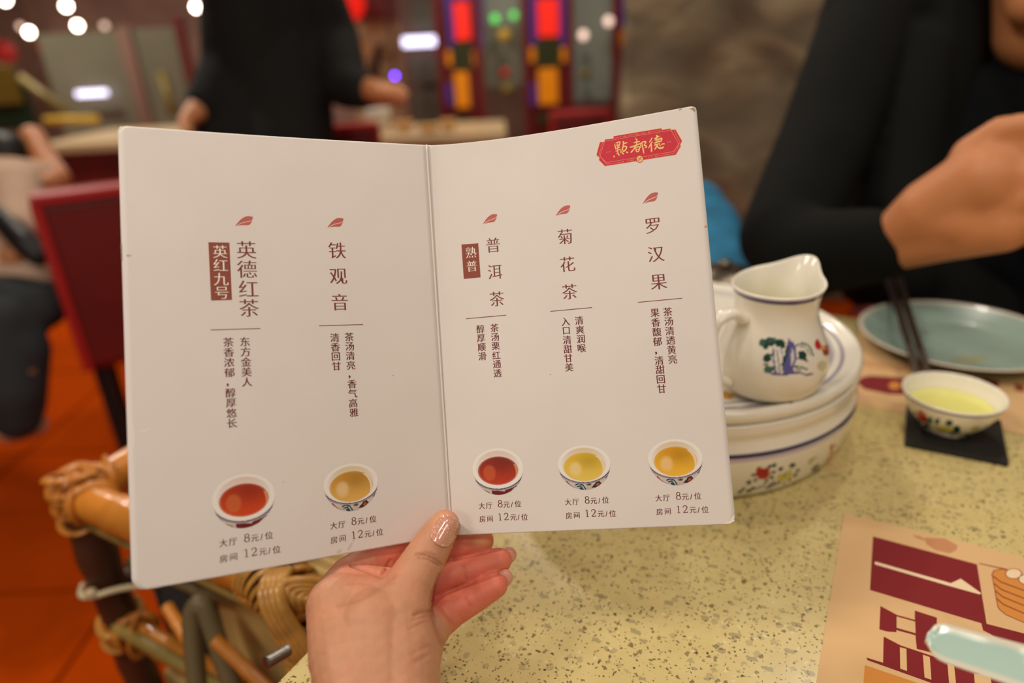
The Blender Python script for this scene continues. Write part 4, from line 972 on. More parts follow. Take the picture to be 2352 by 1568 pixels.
# ---- tea cup on its coaster
cc_ = np.array([.364, .495, TZ])
co = at_z(2078, 1027, TZ); co2 = at_z(2313, 1072, TZ); cm = (co + co2) / 2 + E2 * .036; cm[2] = TZ + .0022
V, Fc = box_vf(cm, .071, .072, .0042, TAX, .0009); cst = make('coaster', V, Fc, M['black_mat'], None, smooth=False)
tag(cst, 'square black coaster under the porcelain tea cup', 'coaster')
cz = np.array([.364, .495, TZ + .0043])
cup = thing('tea_cup', 'white porcelain tea cup of green tea on the black coaster', 'cup', cz)
prof = resample(np.vstack([round_profile([(.001, .001), (.0165, .0), (.0185, .0015), (.0195, .0045), (.0265, .0105), (.0325, .019), (.0362, .028), (.0382, .0335)], 5),
                           round_profile([(.0376, .0345), (.0362, .0335), (.0340, .0275), (.0300, .0185), (.0235, .010), (.001, .0065)], 5)]), .0007)
V, Fc = lathe_vf(prof, cz, 300); zr = np.repeat(prof[:, 1], 300); idx = np.repeat(np.arange(len(prof)), 300); outer = idx < len(prof) * .52
c_ = np.tile(WHITE, (len(V), 1)); c_[(zr > .0305) & (zr < .0325) & outer] = lin((112, 106, 142))
X, Y = proj(V)
paint(X, Y, c_, D(2040, 820, 5.808)([
    ('l', [(480, 925), (600, 1010), (760, 1075), (900, 1090), (1100, 1082)], 26, (124, 120, 140)), ('p', [(380, 745), (425, 698), (500, 755), (535, 840), (515, 885), (440, 850), (390, 800)], RE),
    ('e', 555, 845, 36, 44, 0, (80, 112, 92)), ('e', 655, 855, 28, 36, 20, (64, 98, 84)), ('e', 815, 880, 44, 34, 0, DG), ('e', 915, 965, 44, 44, 0, DG), ('e', 355, 740, 22, 22, 0, (80, 100, 80)), ('e', 510, 915, 44, 20, 25, DG),
    ('p', [(605, 895), (690, 925), (780, 915), (860, 950), (870, 1015), (760, 1010), (700, 1020), (650, 965)], YE), ('e', 860, 1020, 40, 20, 0, (52, 84, 72)), ('e', 1075, 1050, 50, 24, 0, (50, 84, 66)), ('e', 990, 1070, 40, 18, 0, (80, 104, 84)),
    ('e', 1165, 950, 60, 26, -15, (190, 184, 128)), ('e', 950, 1050, 30, 18, 0, (208, 196, 110)), ('p', [(1275, 1040), (1300, 975), (1360, 915), (1390, 865), (1430, 870), (1425, 935), (1360, 1000)], (200, 92, 36)), ('e', 1405, 890, 22, 26, 0, (186, 50, 30))]), facing(V, cz) & outer)
make('cup_body', V, Fc, M['china'], cup, colors=c_)
V, Fc = lathe_vf([(.0005, .0215), (.030, .0215), (.0312, .0218)], cz, 60); make('tea', V, Fc, M['tea'], cup)

# ---- celadon plate and chopsticks
pl = np.array([.468, .652, TZ + .0008])
prof = resample(round_profile([(.001, .001), (.05, .0), (.058, .002), (.075, .010), (.092, .0185), (.0940, .0195), (.0915, .0205), (.074, .0125), (.060, .0065), (.030, .0055), (.001, .0055)], 5), .002)
V, Fc = lathe_vf(prof, pl, 120); r_ = np.hypot(V[:, 0] - pl[0], V[:, 1] - pl[1]); c_ = np.tile(lin((150, 172, 160)), (len(V), 1)); c_[r_ > .0895] = lin((214, 204, 184))
X, Y = proj(V); paint(X, Y, c_, [('e', 2230, 825, 40, 7, 0, (160, 160, 120))], r_ < .085)
pp = make('plate', V, Fc, M['celadon_plate'], None, colors=c_, origin=tuple(pl)); tag(pp, 'round celadon plate with pale rim on the far placemat', 'plate')
ca = at_z(2122, 866, TZ + .0262); cb = at_z(2054, 645, TZ + .036)
for k in (-1, 1):
    off = CR * .0049 * k
    V, Fc = tube_vf([ca + off, (ca + cb) / 2 + off, cb + off * 1.3], [.0034, .0038, .0042], 8)
    o = make('chopstick', V, Fc, M['stick'], None, smooth=False)
    tag(o, 'left one of the two dark brown chopsticks across the celadon plate' if k < 0 else 'right one of the two dark brown chopsticks across the celadon plate', 'chopstick', 'dark chopsticks on the celadon plate')

# ---- celadon spoon in the near right corner, its bowl end resting outside the frame
sa = at_d(2128, 1462, .292); sb = at_d(2400, 1545, .272); sc_ = at_d(2720, 1650, .262); sd = at_d(2860, 1720, .262)
pth = smooth_path([sa, sa * .5 + sb * .5, sb, sb * .5 + sc_ * .5, sc_, sd], 8); n = len(pth)
T = np.gradient(pth, axis=0); T /= np.linalg.norm(T, axis=1)[:, None]
up = np.array([0, 0, 1.0]) * .75 - CF * .45; Vs = []; K_ = 20
for i in range(n):
    t = i / (n - 1); side = np.cross(T[i], up); side /= np.linalg.norm(side); nn = np.cross(side, T[i])
    w = .0086 + .0030 * t if t < .62 else .0105 + .012 * math.sin(min(1, (t - .62) / .25) * math.pi / 2)
    if t < .07: w *= math.sqrt(max(.02, 1 - (1 - t / .07) ** 2))
    if t > .88: w *= math.sqrt(max(.05, 1 - ((t - .88) / .125) ** 2))
    dp = .0022 if t < .6 else .0022 + .008 * min(1, (t - .6) / .2)
    for k in range(K_):
        a = 2 * math.pi * k / K_; x = math.cos(a); y = math.sin(a)
        h = (y * .0032 - dp * (1 - x * x)) if y <= 0 else (y * .0012 - dp * (1 - x * x))
        Vs.append(pth[i] + side * x * w + nn * h)
sc_col = np.array([lin((214, 208, 188)) if (abs(math.cos(2 * math.pi * (k % K_) / K_)) > .80 or math.sin(2 * math.pi * (k % K_) / K_) < -.1) else lin((172, 198, 186)) for k in range(n * K_)])
Fc = [(i * K_ + k, i * K_ + (k + 1) % K_, (i + 1) * K_ + (k + 1) % K_, (i + 1) * K_ + k) for i in range(n - 1) for k in range(K_)] + [tuple(range(K_))[::-1], tuple((n - 1) * K_ + k for k in range(K_))]
sp = make('soup_spoon', np.array(Vs), Fc, M['celadon_spoon'], None, colors=sc_col); tag(sp, 'pale celadon porcelain spoon, handle end over the near placemat', 'spoon')

# ---- steel kettle behind the card, beside the jug
kc = at_z(1655, 742, TZ); kc[2] = TZ
kt = thing('kettle', 'small ribbed steel kettle half hidden behind the menu, left of the jug', 'kettle', kc)
V, Fc = lathe_vf(round_profile([(.001, 0), (.040, 0), (.044, .004), (.047, .03), (.044, .048), (.038, .054), (.040, .057), (.036, .060), (.038, .063), (.030, .067), (.018, .070), (.001, .071)], 6), kc, 48); make('kettle_body', V, Fc, M['steel'], kt)
V, Fc = lathe_vf(round_profile([(.001, .070), (.005, .071), (.005, .074), (.008, .076), (.005, .079), (.001, .0795)], 4), kc, 24); make('lid_knob', V, Fc, M['steel'], kt)
hp = smooth_path([kc + [-.030, 0, .058], kc + [-.065, 0, .060], kc + [-.072, 0, .045], kc + [-.060, 0, .02], kc + [-.044, 0, .018]], 6); V, Fc = tube_vf(hp, .004, 10); make('kettle_handle', V, Fc, M['steel'], kt)

# ------------------------------------------------------------------ bamboo armchair at the end of the table
AZ = .69
RC = at_z(207, 1120, AZ); FC_ = at_z(648, 1388, AZ)
sR, tR = RC @ E1, RC @ E2; sF = FC_ @ E1; tR = (tR + FC_ @ E2) / 2
def q(s, t, z): return tb(s, t, z)
ch = thing('bamboo_armchair', 'amber bamboo armchair with woven rattan joint at the end of the stone table', 'armchair', q((sR + sF) / 2, tR + .25, 0), rotz=-math.pi / 6)
def bam(name, a, b, r, material, nodes=3, par=None):
    a, b = np.asarray(a, float), np.asarray(b, float); n = 30; t = np.linspace(0, 1, n); R = np.full(n, r)
    for k in range(nodes): R += r * .13 * np.exp(-((t - (k + .5) / nodes) / .02) ** 2)
    V, Fc = tube_vf(a[None] + (b - a)[None] * t[:, None], R, 18); return make(name, V, Fc, material, par or ch)
W_ = .52
for tt in (tR, tR + W_):
    bam('arm_rail', q(sR, tt, AZ), q(sF, tt, AZ), .0175, M['bamboo'], 2)
    bam('arm_strip', q(sR + .01, tt - .004, AZ - .026), q(sF, tt - .004, AZ - .028), .0055, M['bamboo_pale'], 0)
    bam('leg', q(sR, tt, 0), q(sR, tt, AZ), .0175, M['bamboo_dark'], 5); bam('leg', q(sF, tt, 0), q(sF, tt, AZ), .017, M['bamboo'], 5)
    # height of the lower side rail, read where it meets the rear leg
bam('back_rail', q(sR, tR, AZ), q(sR, tR + W_, AZ), .0175, M['bamboo'], 4)
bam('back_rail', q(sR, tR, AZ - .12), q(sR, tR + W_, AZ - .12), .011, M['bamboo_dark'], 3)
zl = AZ
for z in np.linspace(.3, .69, 400):
    _, y = proj(q(sR, tR, z)[None]); 
    if abs(y[0] - 1432) < 2: zl = z; break
bam('side_rail', q(sR, tR, zl), q(sF, tR, zl), .013, M['bamboo'], 2)
bam('side_strip', q(sR + .01, tR - .012, zl + .012), q(sF - .02, tR - .012, zl + .012), .006, M['bamboo_pale'], 0)
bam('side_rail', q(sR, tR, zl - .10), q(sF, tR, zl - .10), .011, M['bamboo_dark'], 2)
# wrapped joints
def wraps(c, axis, r, w, n, name, material, tilt=0.35, rs=.0035, sq=1.0):
    axis = axis / np.linalg.norm(axis); x, y, _ = frame_of(axis)
    for i in range(n):
        o = c + axis * w * (i - (n - 1) / 2); tl = tilt * (1 if i % 2 else -1); a = np.linspace(0, 2 * np.pi, 33)
        P = o + r * (np.cos(a)[:, None] * x + sq * np.sin(a)[:, None] * y) + axis * (tl * r * np.cos(a))[:, None]
        V, Fc = tube_vf(P, rs, 8, flat=.45, up=axis if False else None); make(name, V, Fc, material, ch)
wraps(q(sR, tR, AZ), np.array([0, 0, 1.0]), .0195, .009, 6, 'rattan_wrap', M['bamboo'], .4, .0045)
wraps(q(sR + .012, tR, AZ), E1, .0195, .010, 4, 'rattan_wrap', M['bamboo'], .5, .0045)
wraps(q(sR, tR + .02, AZ), E2, .0195, .010, 4, 'rattan_wrap', M['bamboo'], .4, .0045)
wraps(q(sR + .01, tR, zl), E1, .019, .010, 5, 'rattan_wrap', M['bamboo'], .6, .0045); wraps(q(sR, tR, zl), np.array([0, 0, 1.0]), .0205, .010, 3, 'rattan_wrap', M['rattan'], .3, .0045)
zt = zl
for z in np.linspace(zl, .69, 400):
    _, y = proj(q(sR, tR, z)[None])
    if abs(y[0] - 1338) < 2: zt = z; break
V, Fc = tube_vf(smooth_path([q(sR, tR, zt) + CR * x - CF * f + CU * u for x, f, u in ((-.024, .004, 0), (-.012, .026, -.002), (.0, .028, -.003), (.03, .02, .003), (.09, .0, .004))], 6), .0030, 10); make('plastic_tie', V, Fc, M['cream_tie'], ch)
V, Fc = box_vf(q(sR, tR, zt) - CF * .029 + CR * .0, .010, .008, .011, bevel=.003); make('tie_lock', V, Fc, M['cream_tie'], ch)
# the woven joint at the front corner: core and strands
core = smooth_path([q(sF - .034, tR, AZ + .001), q(sF - .016, tR, AZ + .001), q(sF, tR, AZ - .012), q(sF + .002, tR, AZ - .04), q(sF + .004, tR, AZ - .075)], 8)
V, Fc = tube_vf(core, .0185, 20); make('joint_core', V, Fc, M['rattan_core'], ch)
dF = float((FC_ - CP) @ CF)
T = np.gradient(core, axis=0); T /= np.linalg.norm(T, axis=1)[:, None]
m_ = 14
for i in range(m_):
    f = i / (m_ - 1) * (len(core) - 1); k = int(min(f, len(core) - 2)); o = core[k] * (1 - f + k) + core[k + 1] * (f - k); tg = T[k]
    nrm = E2; bn = np.cross(tg, nrm); a = np.linspace(0, 2 * np.pi, 41); R = .0205 + .004 * math.sin(i / (m_ - 1) * math.pi)
    P = o + R * (np.cos(a)[:, None] * -nrm + np.sin(a)[:, None] * bn)
    ridge = np.abs(np.cos(a / 1.0)); P = P - tg[None] * (.011 * np.cos(a))[:, None]
    V, Fc = tube_vf(P, .0030, 8, flat=.42, up=(P[0] - o)); make('rattan_strand', V, Fc, M['rattan'], ch)
for k, (dx, dy) in enumerate(((-.012, .0), (-.004, .004), (.005, .004), (.013, .0))):
    P = smooth_path([at_d(x_ + 13 * k, y_ - 2 * k, dF - e_) for x_, y_, e_ in ((628, 1308, .006), (608, 1340, .022), (606, 1380, .030), (628, 1430, .031), (662, 1480, .028), (700, 1540, .022))], 8)
    V, Fc = tube_vf(P, .0042, 8, flat=.4, up=-CF); make('rattan_strand', V, Fc, M['rattan'], ch)
for k in range(5):             # strands running off to the inner side
    P = smooth_path([at_d(645 + 15 * k, 1425 - 6 * k, dF - .022), at_d(644 + 15 * k, 1385 - 2 * k, dF - .027), at_d(650 + 14 * k, 1340 + 8 * k, dF - .024), at_d(700 + 8 * k, 1330 + 11 * k, dF - .016), at_d(760, 1334 + 12 * k, dF - .004)], 6)
    V, Fc = tube_vf(P, .0032, 8, flat=.42, up=-CF); make('rattan_strand', V, Fc, M['rattan'], ch)
# bent cane, woven side panel, seat
V, Fc = tube_vf(smooth_path([at_d(462, 1720, .60), at_d(452, 1568, .60), at_d(441, 1430, .60), at_d(450, 1392, .60), at_d(468, 1392, .60), at_d(488, 1440, .60), at_d(515, 1520, .60), at_d(560, 1650, .60)], 8), .0085, 12); make('bent_cane', V, Fc, M['bamboo_grey'], ch)
V, Fc = tube_vf(smooth_path([at_d(300, 1290, .70), at_d(380, 1320, .68), at_d(440, 1345, .66), at_d(470, 1360, .65), at_d(560, 1372, .6)], 8), .007, 12); make('bent_cane', V, Fc, M['bamboo_grey'], ch)
pa = [q(sR + .12, tR + .02, zl + .03), q(sF - .02, tR + .02, zl + .03), q(sF - .02, tR + .02, AZ - .045), q(sR + .12, tR + .02, AZ - .045)]
V, Fc = box_vf(np.mean([q(sR + .15, tR + .022, .50), q(sF - .01, tR + .022, .625)], 0), sF - sR - .16, .006, .20, TAX); make('side_panel', V, Fc, M['mat_panel'], ch, smooth=False)
bam('brace', at_d(494, 1470, .59), at_d(640, 1605, .57), .006, M['bamboo'], 1)
bam('brace', at_d(384, 1392, .64), at_d(432, 1470, .62), .006, M['bamboo'], 1)
V, Fc = box_vf(q((sR + sF) / 2, tR + W_ / 2, .43), sF - sR - .02, W_ - .03, .03, TAX, .006); make('seat', V, Fc, M['mat_panel'], ch, smooth=False)
for k in range(26):
    c = q((sR + sF) / 2, tR + .03 + k * (W_ - .06) / 25, .448); V, Fc = box_vf(c, sF - sR - .03, .014, .005, TAX, .001); make('seat_slat', V, Fc, M['mat_panel'], ch, smooth=False)
V, Fc = box_vf(q(sR + .115, tR + .045, zl + .05), .17, .05, .15, TAX, .015); make('dark_filler', V, Fc, M['jeans'], ch)  # dark block added to fill the dark gap below the arm rail
# the threaded bolt
ba, bb = at_d(612, 1521, .43), at_d(662, 1492, .445); n = 60; t = np.linspace(0, 1, n)
V, Fc = tube_vf(ba[None] + (bb - ba)[None] * t[:, None], .0036 + .0005 * np.sin(t * 2 * np.pi * 11), 14); make('bolt', V, Fc, M['bolt'], ch)

# ------------------------------------------------------------------ people
def J(px, py, d, r): return (at_d(px, py, d), r)
def figure(name, label, loc): return thing(name, label, 'person', loc)
def body(part, root, chains, vox, material, sm=5):
    V, Fc, N = blob(chains, vox, sm); return make(part, V, Fc, material, root)
# person across the table, right
hx = tb(.30, 1.17, 0)
pA = figure('person', 'person in a black jacket and dark top sitting across the table, fist raised', hx)
def up(z, ds=0, dt=0): return tb(.30 + ds, 1.17 + dt, z)
Z = np.array([0, 0, 1.0]); fd = -E2 * .97 - Z * .2; fd /= np.linalg.norm(fd); sd = E1
chin = at_d(2372, 4, .965); hc = chin - fd * .065 + Z * .085
skinA = [
    [J(2052, 548, .745, .026), J(2140, 480, .70, .033), J(2265, 410, .655, .036)], [J(2060, 575, .745, .022), J(2170, 540, .70, .027), J(2300, 510, .66, .030)],
    [J(2120, 500, .71, .030), J(2210, 500, .68, .032)], [J(1990, 565, .77, .028), J(2060, 555, .745, .029)],
    [J(1830, 560, .88, .035), J(2000, 562, .77, .028)], [J(1990, 60, 1.10, .05), J(1830, 560, .88, .038)],
    [J(2270, 385, .65, .021), J(2345, 330, .63, .013), J(2400, 340, .615, .011), J(2415, 385, .615, .010)], [J(2290, 430, .65, .019), J(2365, 395, .625, .013), J(2420, 420, .61, .011), J(2410, 455, .61, .010)],
    [J(2300, 475, .65, .018), J(2375, 455, .625, .012), J(2420, 480, .615, .010), J(2400, 505, .62, .009)], [J(2300, 520, .66, .016), J(2365, 512, .635, .011), J(2400, 525, .63, .009)],
    [J(2230, 355, .66, .018), J(2300, 300, .635, .014), J(2370, 285, .615, .011)],
    [J(2384, 70, 1.03, .058), J(2390, -20, 1.01, .060)], [(chin, .034), (hc + fd * .035 - Z * .035, .058), (hc + Z * .02, .088), (hc - fd * .03 + Z * .035, .086)], [(hc + fd * .035 - Z * .035, .055), (hc + fd * .045 + Z * .02, .050)], [(hc - fd * .01 - Z * .05, .055), (at_d(2384, 70, 1.03), .055)],
    [(hc + fd * .088 + Z * .030, .010), (hc + fd * .107 - Z * .004, .012)], [(hc + sd * .082 - Z * .0, .014), (hc + sd * .084 - Z * .03, .010)], [(hc - sd * .082 - Z * .0, .014), (hc - sd * .084 - Z * .03, .010)],
    [J(2395, 120, 1.12, .07), J(2390, 500, 1.18, .10)]]
body('body', pA, skinA, .0045, M['skin_dark'], 7)
body('hair', pA, [[(hc - fd * .045 + Z * .075, .085), (hc - fd * .065 - Z * .0, .075)], [(hc + fd * .02 + Z * .085, .06), (hc - fd * .045 + Z * .075, .085)]], .008, M['hair'])
body('mouth', pA, [[(hc + fd * .088 - Z * .045 - sd * .02, .005), (hc + fd * .093 - Z * .045, .006), (hc + fd * .088 - Z * .045 + sd * .02, .005)]], .0015, M['lips'], 2)
for dx in (-.032, .032):
    e = hc + fd * .079 + Z * .030 + sd * dx; V, Fc, _ = blob([[(e - sd * .006, .0068), (e + sd * .006, .0068)]], .002, 1); make('eye', V, Fc, M['eye_white'], pA)
    V, Fc, _ = blob([[(e + fd * .0040, .0045)]], .001, 1); make('pupil', V, Fc, M['hair'], pA); body('eyebrow', pA, [[(e + Z * .020 + fd * .004 - sd * .015, .004), (e + Z * .022 + fd * .004 + sd * .015, .004)]], .0012, M['hair'], 1)
body('dark_top', pA, [[J(2300, 190, 1.13, .085), J(2330, 420, 1.13, .125), (up(.78) - E1 * .0, .135), (up(.52), .14)], [J(2460, 190, 1.16, .085), J(2450, 420, 1.18, .11)], [J(2225, 250, 1.10, .07), J(2190, 600, 1.03, .075)]], .009, M['tee'])
body('jacket', pA, [
    [J(2185, 40, 1.14, .085), J(1990, 55, 1.10, .074), J(1895, 320, .99, .066), J(1800, 545, .885, .057), J(1850, 585, .85, .056), J(1990, 566, .775, .044), J(2022, 562, .757, .040)],
    [J(2130, 60, 1.13, .095), J(2070, 330, 1.10, .085), J(2040, 600, 1.02, .08), (up(.62, -.14, -.02), .08)], [J(2240, -10, 1.15, .07), J(2130, 60, 1.13, .09)], [J(1985, 50, 1.10, .072), J(2030, -60, 1.12, .078), J(2150, -110, 1.14, .06)],
    [J(2105, 130, 1.06, .05), J(2050, 480, 1.0, .055), J(2080, 640, .98, .05)],
    [J(2240, -10, 1.17, .07), J(2420, 60, 1.26, .07), J(2560, 60, 1.22, .08)], [J(2470, 150, 1.16, .06), J(2560, 90, 1.20, .08)], [J(2500, 250, 1.15, .07), J(2600, 420, 1.10, .08)],
    [J(2560, 60, 1.22, .08), J(2620, 330, 1.10, .07), J(2600, 560, .98, .055)], [J(2600, 200, 1.28, .09), (up(.62, .2, .02), .08)]], .008, M['jacket'])
body('trousers', pA, [[(up(.50, -.09), .10), (up(.50, -.09, -.30), .075), (up(.45, -.09, -.42), .06), (up(.10, -.09, -.40), .045)], [(up(.50, .09), .10), (up(.50, .09, -.30), .075), (up(.45, .09, -.42), .06), (up(.10, .09, -.40), .045)]], .012, M['jeans'])
for k in (-.09, .09): body('shoe', pA, [[(up(.045, k, -.36), .045), (up(.04, k, -.50), .038)]], .008, M['black_leg'])

# person standing at the next table, back to us
bx = at_d(605, 200, 2.12); bx[2] = 0
pB = figure('person', 'person in black clothes standing with their back turned beyond the menu', bx)
def ub(x, z, y=0): return bx + np.array([x, y, z])
body('body', pB, [ [(ub(0, .95), .10), (ub(0, 1.34), .075), (ub(0, 1.5), .055), (ub(0, 1.60, .03), .085), (ub(0, 1.68, .03), .09)],
    [(ub(-.04, 1.36), .05), J(512, 150, 2.05, .045), J(474, 235, 2.0, .042), J(438, 268, 1.95, .028), J(424, 285, 1.93, .022)], [(ub(.17, 1.36), .05), J(765, 90, 2.12, .045), J(798, 195, 2.05, .042), J(870, 212, 1.92, .034), J(912, 218, 1.86, .030)],
    [J(905, 205, 1.86, .016), J(935, 214, 1.84, .010)], [J(905, 222, 1.86, .016), J(932, 232, 1.84, .010)], [J(424, 285, 1.93, .018), J(440, 305, 1.9, .012)], [J(420, 280, 1.93, .018), J(416, 300, 1.9, .010)],
    [(ub(-.09, .9), .09), (ub(-.10, .5), .06), (ub(-.10, .1), .045)], [(ub(.09, .9), .09), (ub(.10, .5), .06), (ub(.10, .1), .045)]], .011, M['skin_dark'])
body('hair', pB, [[(ub(0, 1.66, .0), .10), (ub(0, 1.72, .03), .098)]], .012, M['hair'])
body('black_shirt', pB, [[J(548, 330, 2.12, .145), J(584, 70, 2.12, .125), (ub(-.02, 1.38), .09)], [J(662, 330, 2.12, .145), J(650, 100, 2.12, .142), (ub(.10, 1.38), .09)],
    [(ub(-.03, 1.37), .085), J(512, 150, 2.05, .064), J(476, 235, 2.0, .060)], [(ub(.16, 1.37), .090), J(765, 90, 2.12, .085), J(795, 195, 2.05, .070), J(835, 212, 1.97, .050)], [(ub(0, 1.42), .08), (ub(0, 1.30), .14), (ub(0, 1.0), .14), (ub(0, .82), .13)], [(ub(-.02, 1.36), .085), (ub(.12, 1.36), .085)]], .012, M['shirt'])
body('trousers', pB, [[(ub(-.09, .92), .115), (ub(-.10, .5), .08), (ub(-.10, .10), .06)], [(ub(.09, .92), .115), (ub(.10, .5), .08), (ub(.10, .10), .06)]], .014, M['jeans'])
for k in (-.1, .1): body('shoe', pB, [[(ub(k, .045, -.03), .045), (ub(k, .04, .12), .038)]], .01, M['black_leg'])

# person sitting on the red chair at the left edge
px_ = at_z(40, 700, .50); cx_ = np.array([px_[0], px_[1], 0])
pC = figure('person', 'person in beige top and dark trousers sitting on the red chair, left edge', cx_)
body('body', pC, [[J(20, 420, 1.80, .07), J(-20, 600, 1.75, .10)], [J(75, 315, 1.9, .035), J(108, 370, 1.86, .032), J(140, 410, 1.8, .028), J(60, 440, 1.72, .028)], [J(-60, 420, 1.85, .05), J(-170, 250, 1.85, .05), J(-190, 130, 1.85, .09)],
    [J(70, 565, 1.62, .03), J(30, 590, 1.6, .03)], [J(-20, 600, 1.75, .09), J(30, 720, 1.6, .05), J(40, 860, 1.5, .045), J(50, 960, 1.52, .035)], [J(-20, 600, 1.75, .09), J(-60, 420, 1.85, .05)]], .011, M['skin_dark'])
body('hair', pC, [[J(20, 350, 1.85, .055), J(-90, 340, 1.85, .06), J(-200, 120, 1.85, .10)]], .012, M['hair'])
body('blouse', pC, [[J(-10, 440, 1.72, .09), J(-5, 600, 1.68, .10)], [J(40, 430, 1.7, .06), J(50, 520, 1.62, .05)], [J(30, 395, 1.78, .04), J(110, 400, 1.80, .035)], [J(20, 650, 1.62, .06), J(80, 640, 1.62, .045)]], .012, M['blouse'])
body('shoulder_bag', pC, [[J(5, 500, 1.6, .03), J(60, 560, 1.56, .03), J(90, 590, 1.56, .025)]], .01, M['hair'])
body('trousers', pC, [[J(-30, 700, 1.60, .08), J(90, 700, 1.56, .06)], [J(-10, 760, 1.50, .07), J(30, 900, 1.50, .06), J(40, 960, 1.52, .05)], [J(60, 800, 1.52, .05), J(50, 930, 1.55, .05)]], .012, M['jeans'])
body('shoe', pC, [[J(25, 985, 1.60, .035), J(80, 975, 1.62, .03)]], .01, M['blouse'])

# ------------------------------------------------------------------ red chairs
def red_chair(bl, wdir, label, h=.385, w=.46, group='red leather dining chairs'):
    wdir = np.array([*wdir, 0.0]); wdir /= np.linalg.norm(wdir); sdir = np.array([-wdir[1], wdir[0], 0]); ax = np.array([wdir, sdir, [0, 0, 1.0]])
    b = np.array([bl[0], bl[1], 0.0]); c = b + wdir * w / 2
    r = thing('dining_chair', label, 'chair', c + sdir * .2, group)
    V, Fc = box_vf(c + sdir * .03 + [0, 0, .42 + h / 2], w, .055, h, ax, .012); make('backrest', V, Fc, M['red_leather'], r, smooth=False)
    for k in (-1, 1):
        V, Fc = box_vf(c + wdir * k * (w / 2 - .008) + sdir * .028 + [0, 0, .42 + h / 2], .022, .07, h + .01, ax, .006); make('back_piping', V, Fc, M['red_bright'], r, smooth=False)
    V, Fc = box_vf(c + sdir * .026 + [0, 0, .43 + h], w, .07, .026, ax, .008); make('back_piping', V, Fc, M['red_bright'], r, smooth=False)
    V, Fc = box_vf(c + sdir * .25 + [0, 0, .435], w, .44, .07, ax, .018); make('seat', V, Fc, M['red_bright'], r, smooth=False)
    for a in (.03, w - .03):
        for t in (.04, .43):
            V, Fc = box_vf(b + wdir * a + sdir * t + [0, 0, .20], .034, .034, .40, ax, .004); make('leg', V, Fc, M['black_leg'], r, smooth=False)
    return r
red_chair(at_z(195, 850, .42), (.86, .50), 'dark red leather chair with the seated person, left of the menu')
red_chair(at_d(688, 270, 2.32) * [1, 1, 0], (1, .1), 'red chair beyond the standing person, left of the far food table', h=.40, w=.26)
red_chair(at_d(1265, 262, 2.85) * [1, 1, 0], (1, 0), 'red chair in front of the stained glass screen', h=.36, w=.25)

# ------------------------------------------------------------------ tables beyond
def far_table(px, py, w, dpt, label, top, apron):
    c = at_z(px, py, TZ); c[2] = 0; c = c + np.array([0, dpt / 2, 0])
    r = thing('dining_table', label, 'table', c)
    V, Fc = box_vf(c + [0, 0, TZ - .02], w, dpt, .04, bevel=.006); make('tabletop', V, Fc, top, r, smooth=False)
    V, Fc = box_vf(c + [0, 0, TZ - .14], w - .08, dpt - .08, .20, bevel=.004); make('apron', V, Fc, apron, r, smooth=False)
    for i in (-1, 1):
        for j in (-1, 1): V, Fc = box_vf(c + [i * (w / 2 - .08), j * (dpt / 2 - .08), .25], .06, .06, .50, bevel=.004); make('leg', V, Fc, M['black_leg'], r, smooth=False)
    return c
tl = far_table(330, 322, 1.05, .7, 'tan-topped table with dark red apron beyond the red chair, left', M['table_tan'], M['red_leather'])
tm = far_table(985, 312, .62, .5, 'tan table laid with dishes, behind the fold of the menu', M['table_tan'], M['red_cloth'])
def dish(px, py, r, material, label, h=.05, cat='bowl', name='bowl'):
    c = at_z(px, py, TZ + .001); V, Fc = lathe_vf(round_profile([(.001, .0), (r * .5, .0), (r * .85, h * .5), (r, h), (r * .94, h), (r * .78, h * .5), (r * .4, .2 * h), (.001, .2 * h)], 4), c, 28)
    o = make(name, V, Fc, material, None, origin=tuple(c)); tag(o, label, cat)
dish(872, 300, .055, M['porcelain_plain'], 'large white bowl at the left of the far food table', .085)
dish(930, 302, .04, M['food'], 'tan dish beside the white bowl on the far table', .04, 'dish', 'serving_dish')
dish(985, 304, .045, M['food'], 'middle tan dish on the far food table', .03, 'dish', 'serving_dish')
dish(1030, 302, .035, M['food'], 'rightmost tan dish on the far food table', .045, 'dish', 'serving_dish')

# ------------------------------------------------------------------ blue cushion, glass screens, cabinet
V, Fc, N = blob([[J(1600, 480, 1.30, .055), J(1665, 640, 1.22, .055)], [J(1560, 560, 1.30, .06), J(1650, 700, 1.2, .06)], [J(1630, 520, 1.28, .055), J(1690, 660, 1.20, .05)]], .008, 8)
o = make('backpack', V, Fc, M['blue'], None); tag(o, 'bright blue patterned backpack between the menu and the black jacket sleeve', 'bag')

def pane(root, px0, px1, py0, py1, d, material, name='pane', th=.012, dz=0.0):
    y = at_d((px0 + px1) / 2, 200, d)[1]
    a, b = at_y(px0, (py0 + py1) / 2, y), at_y(px1, (py0 + py1) / 2, y); t_, u_ = at_y((px0 + px1) / 2, py0, y), at_y((px0 + px1) / 2, py1, y)
    c = (a + b) / 2; c[2] = (t_[2] + u_[2]) / 2; c[1] -= dz; V, Fc = box_vf(c, abs(b[0] - a[0]), th, abs(t_[2] - u_[2]), bevel=th * .2); return make(name, V, Fc, material, root, smooth=False)
sd_ = 3.55
sb_ = at_d(1225, 240, sd_); sb_[2] = 0
scr = thing('stained_glass_screen', 'stained glass screen with red frame and lit red, amber and violet panes', 'screen', sb_)
yw = sb_[1]
def post(px, w, z0=0.0, z1=2.3, material=None, name='frame_post', dy=0.0):
    p = at_d(px, 200, sd_); V, Fc = box_vf((p[0], yw + dy, (z0 + z1) / 2), w, .06, z1 - z0, bevel=.004); make(name, V, Fc, material or M['frame_red'], scr, smooth=False)
for px, w in ((1018, .03), (1104, .04), (1210, .03), (1306, .035), (1412, .035), (1446, .02)): post(px, w)
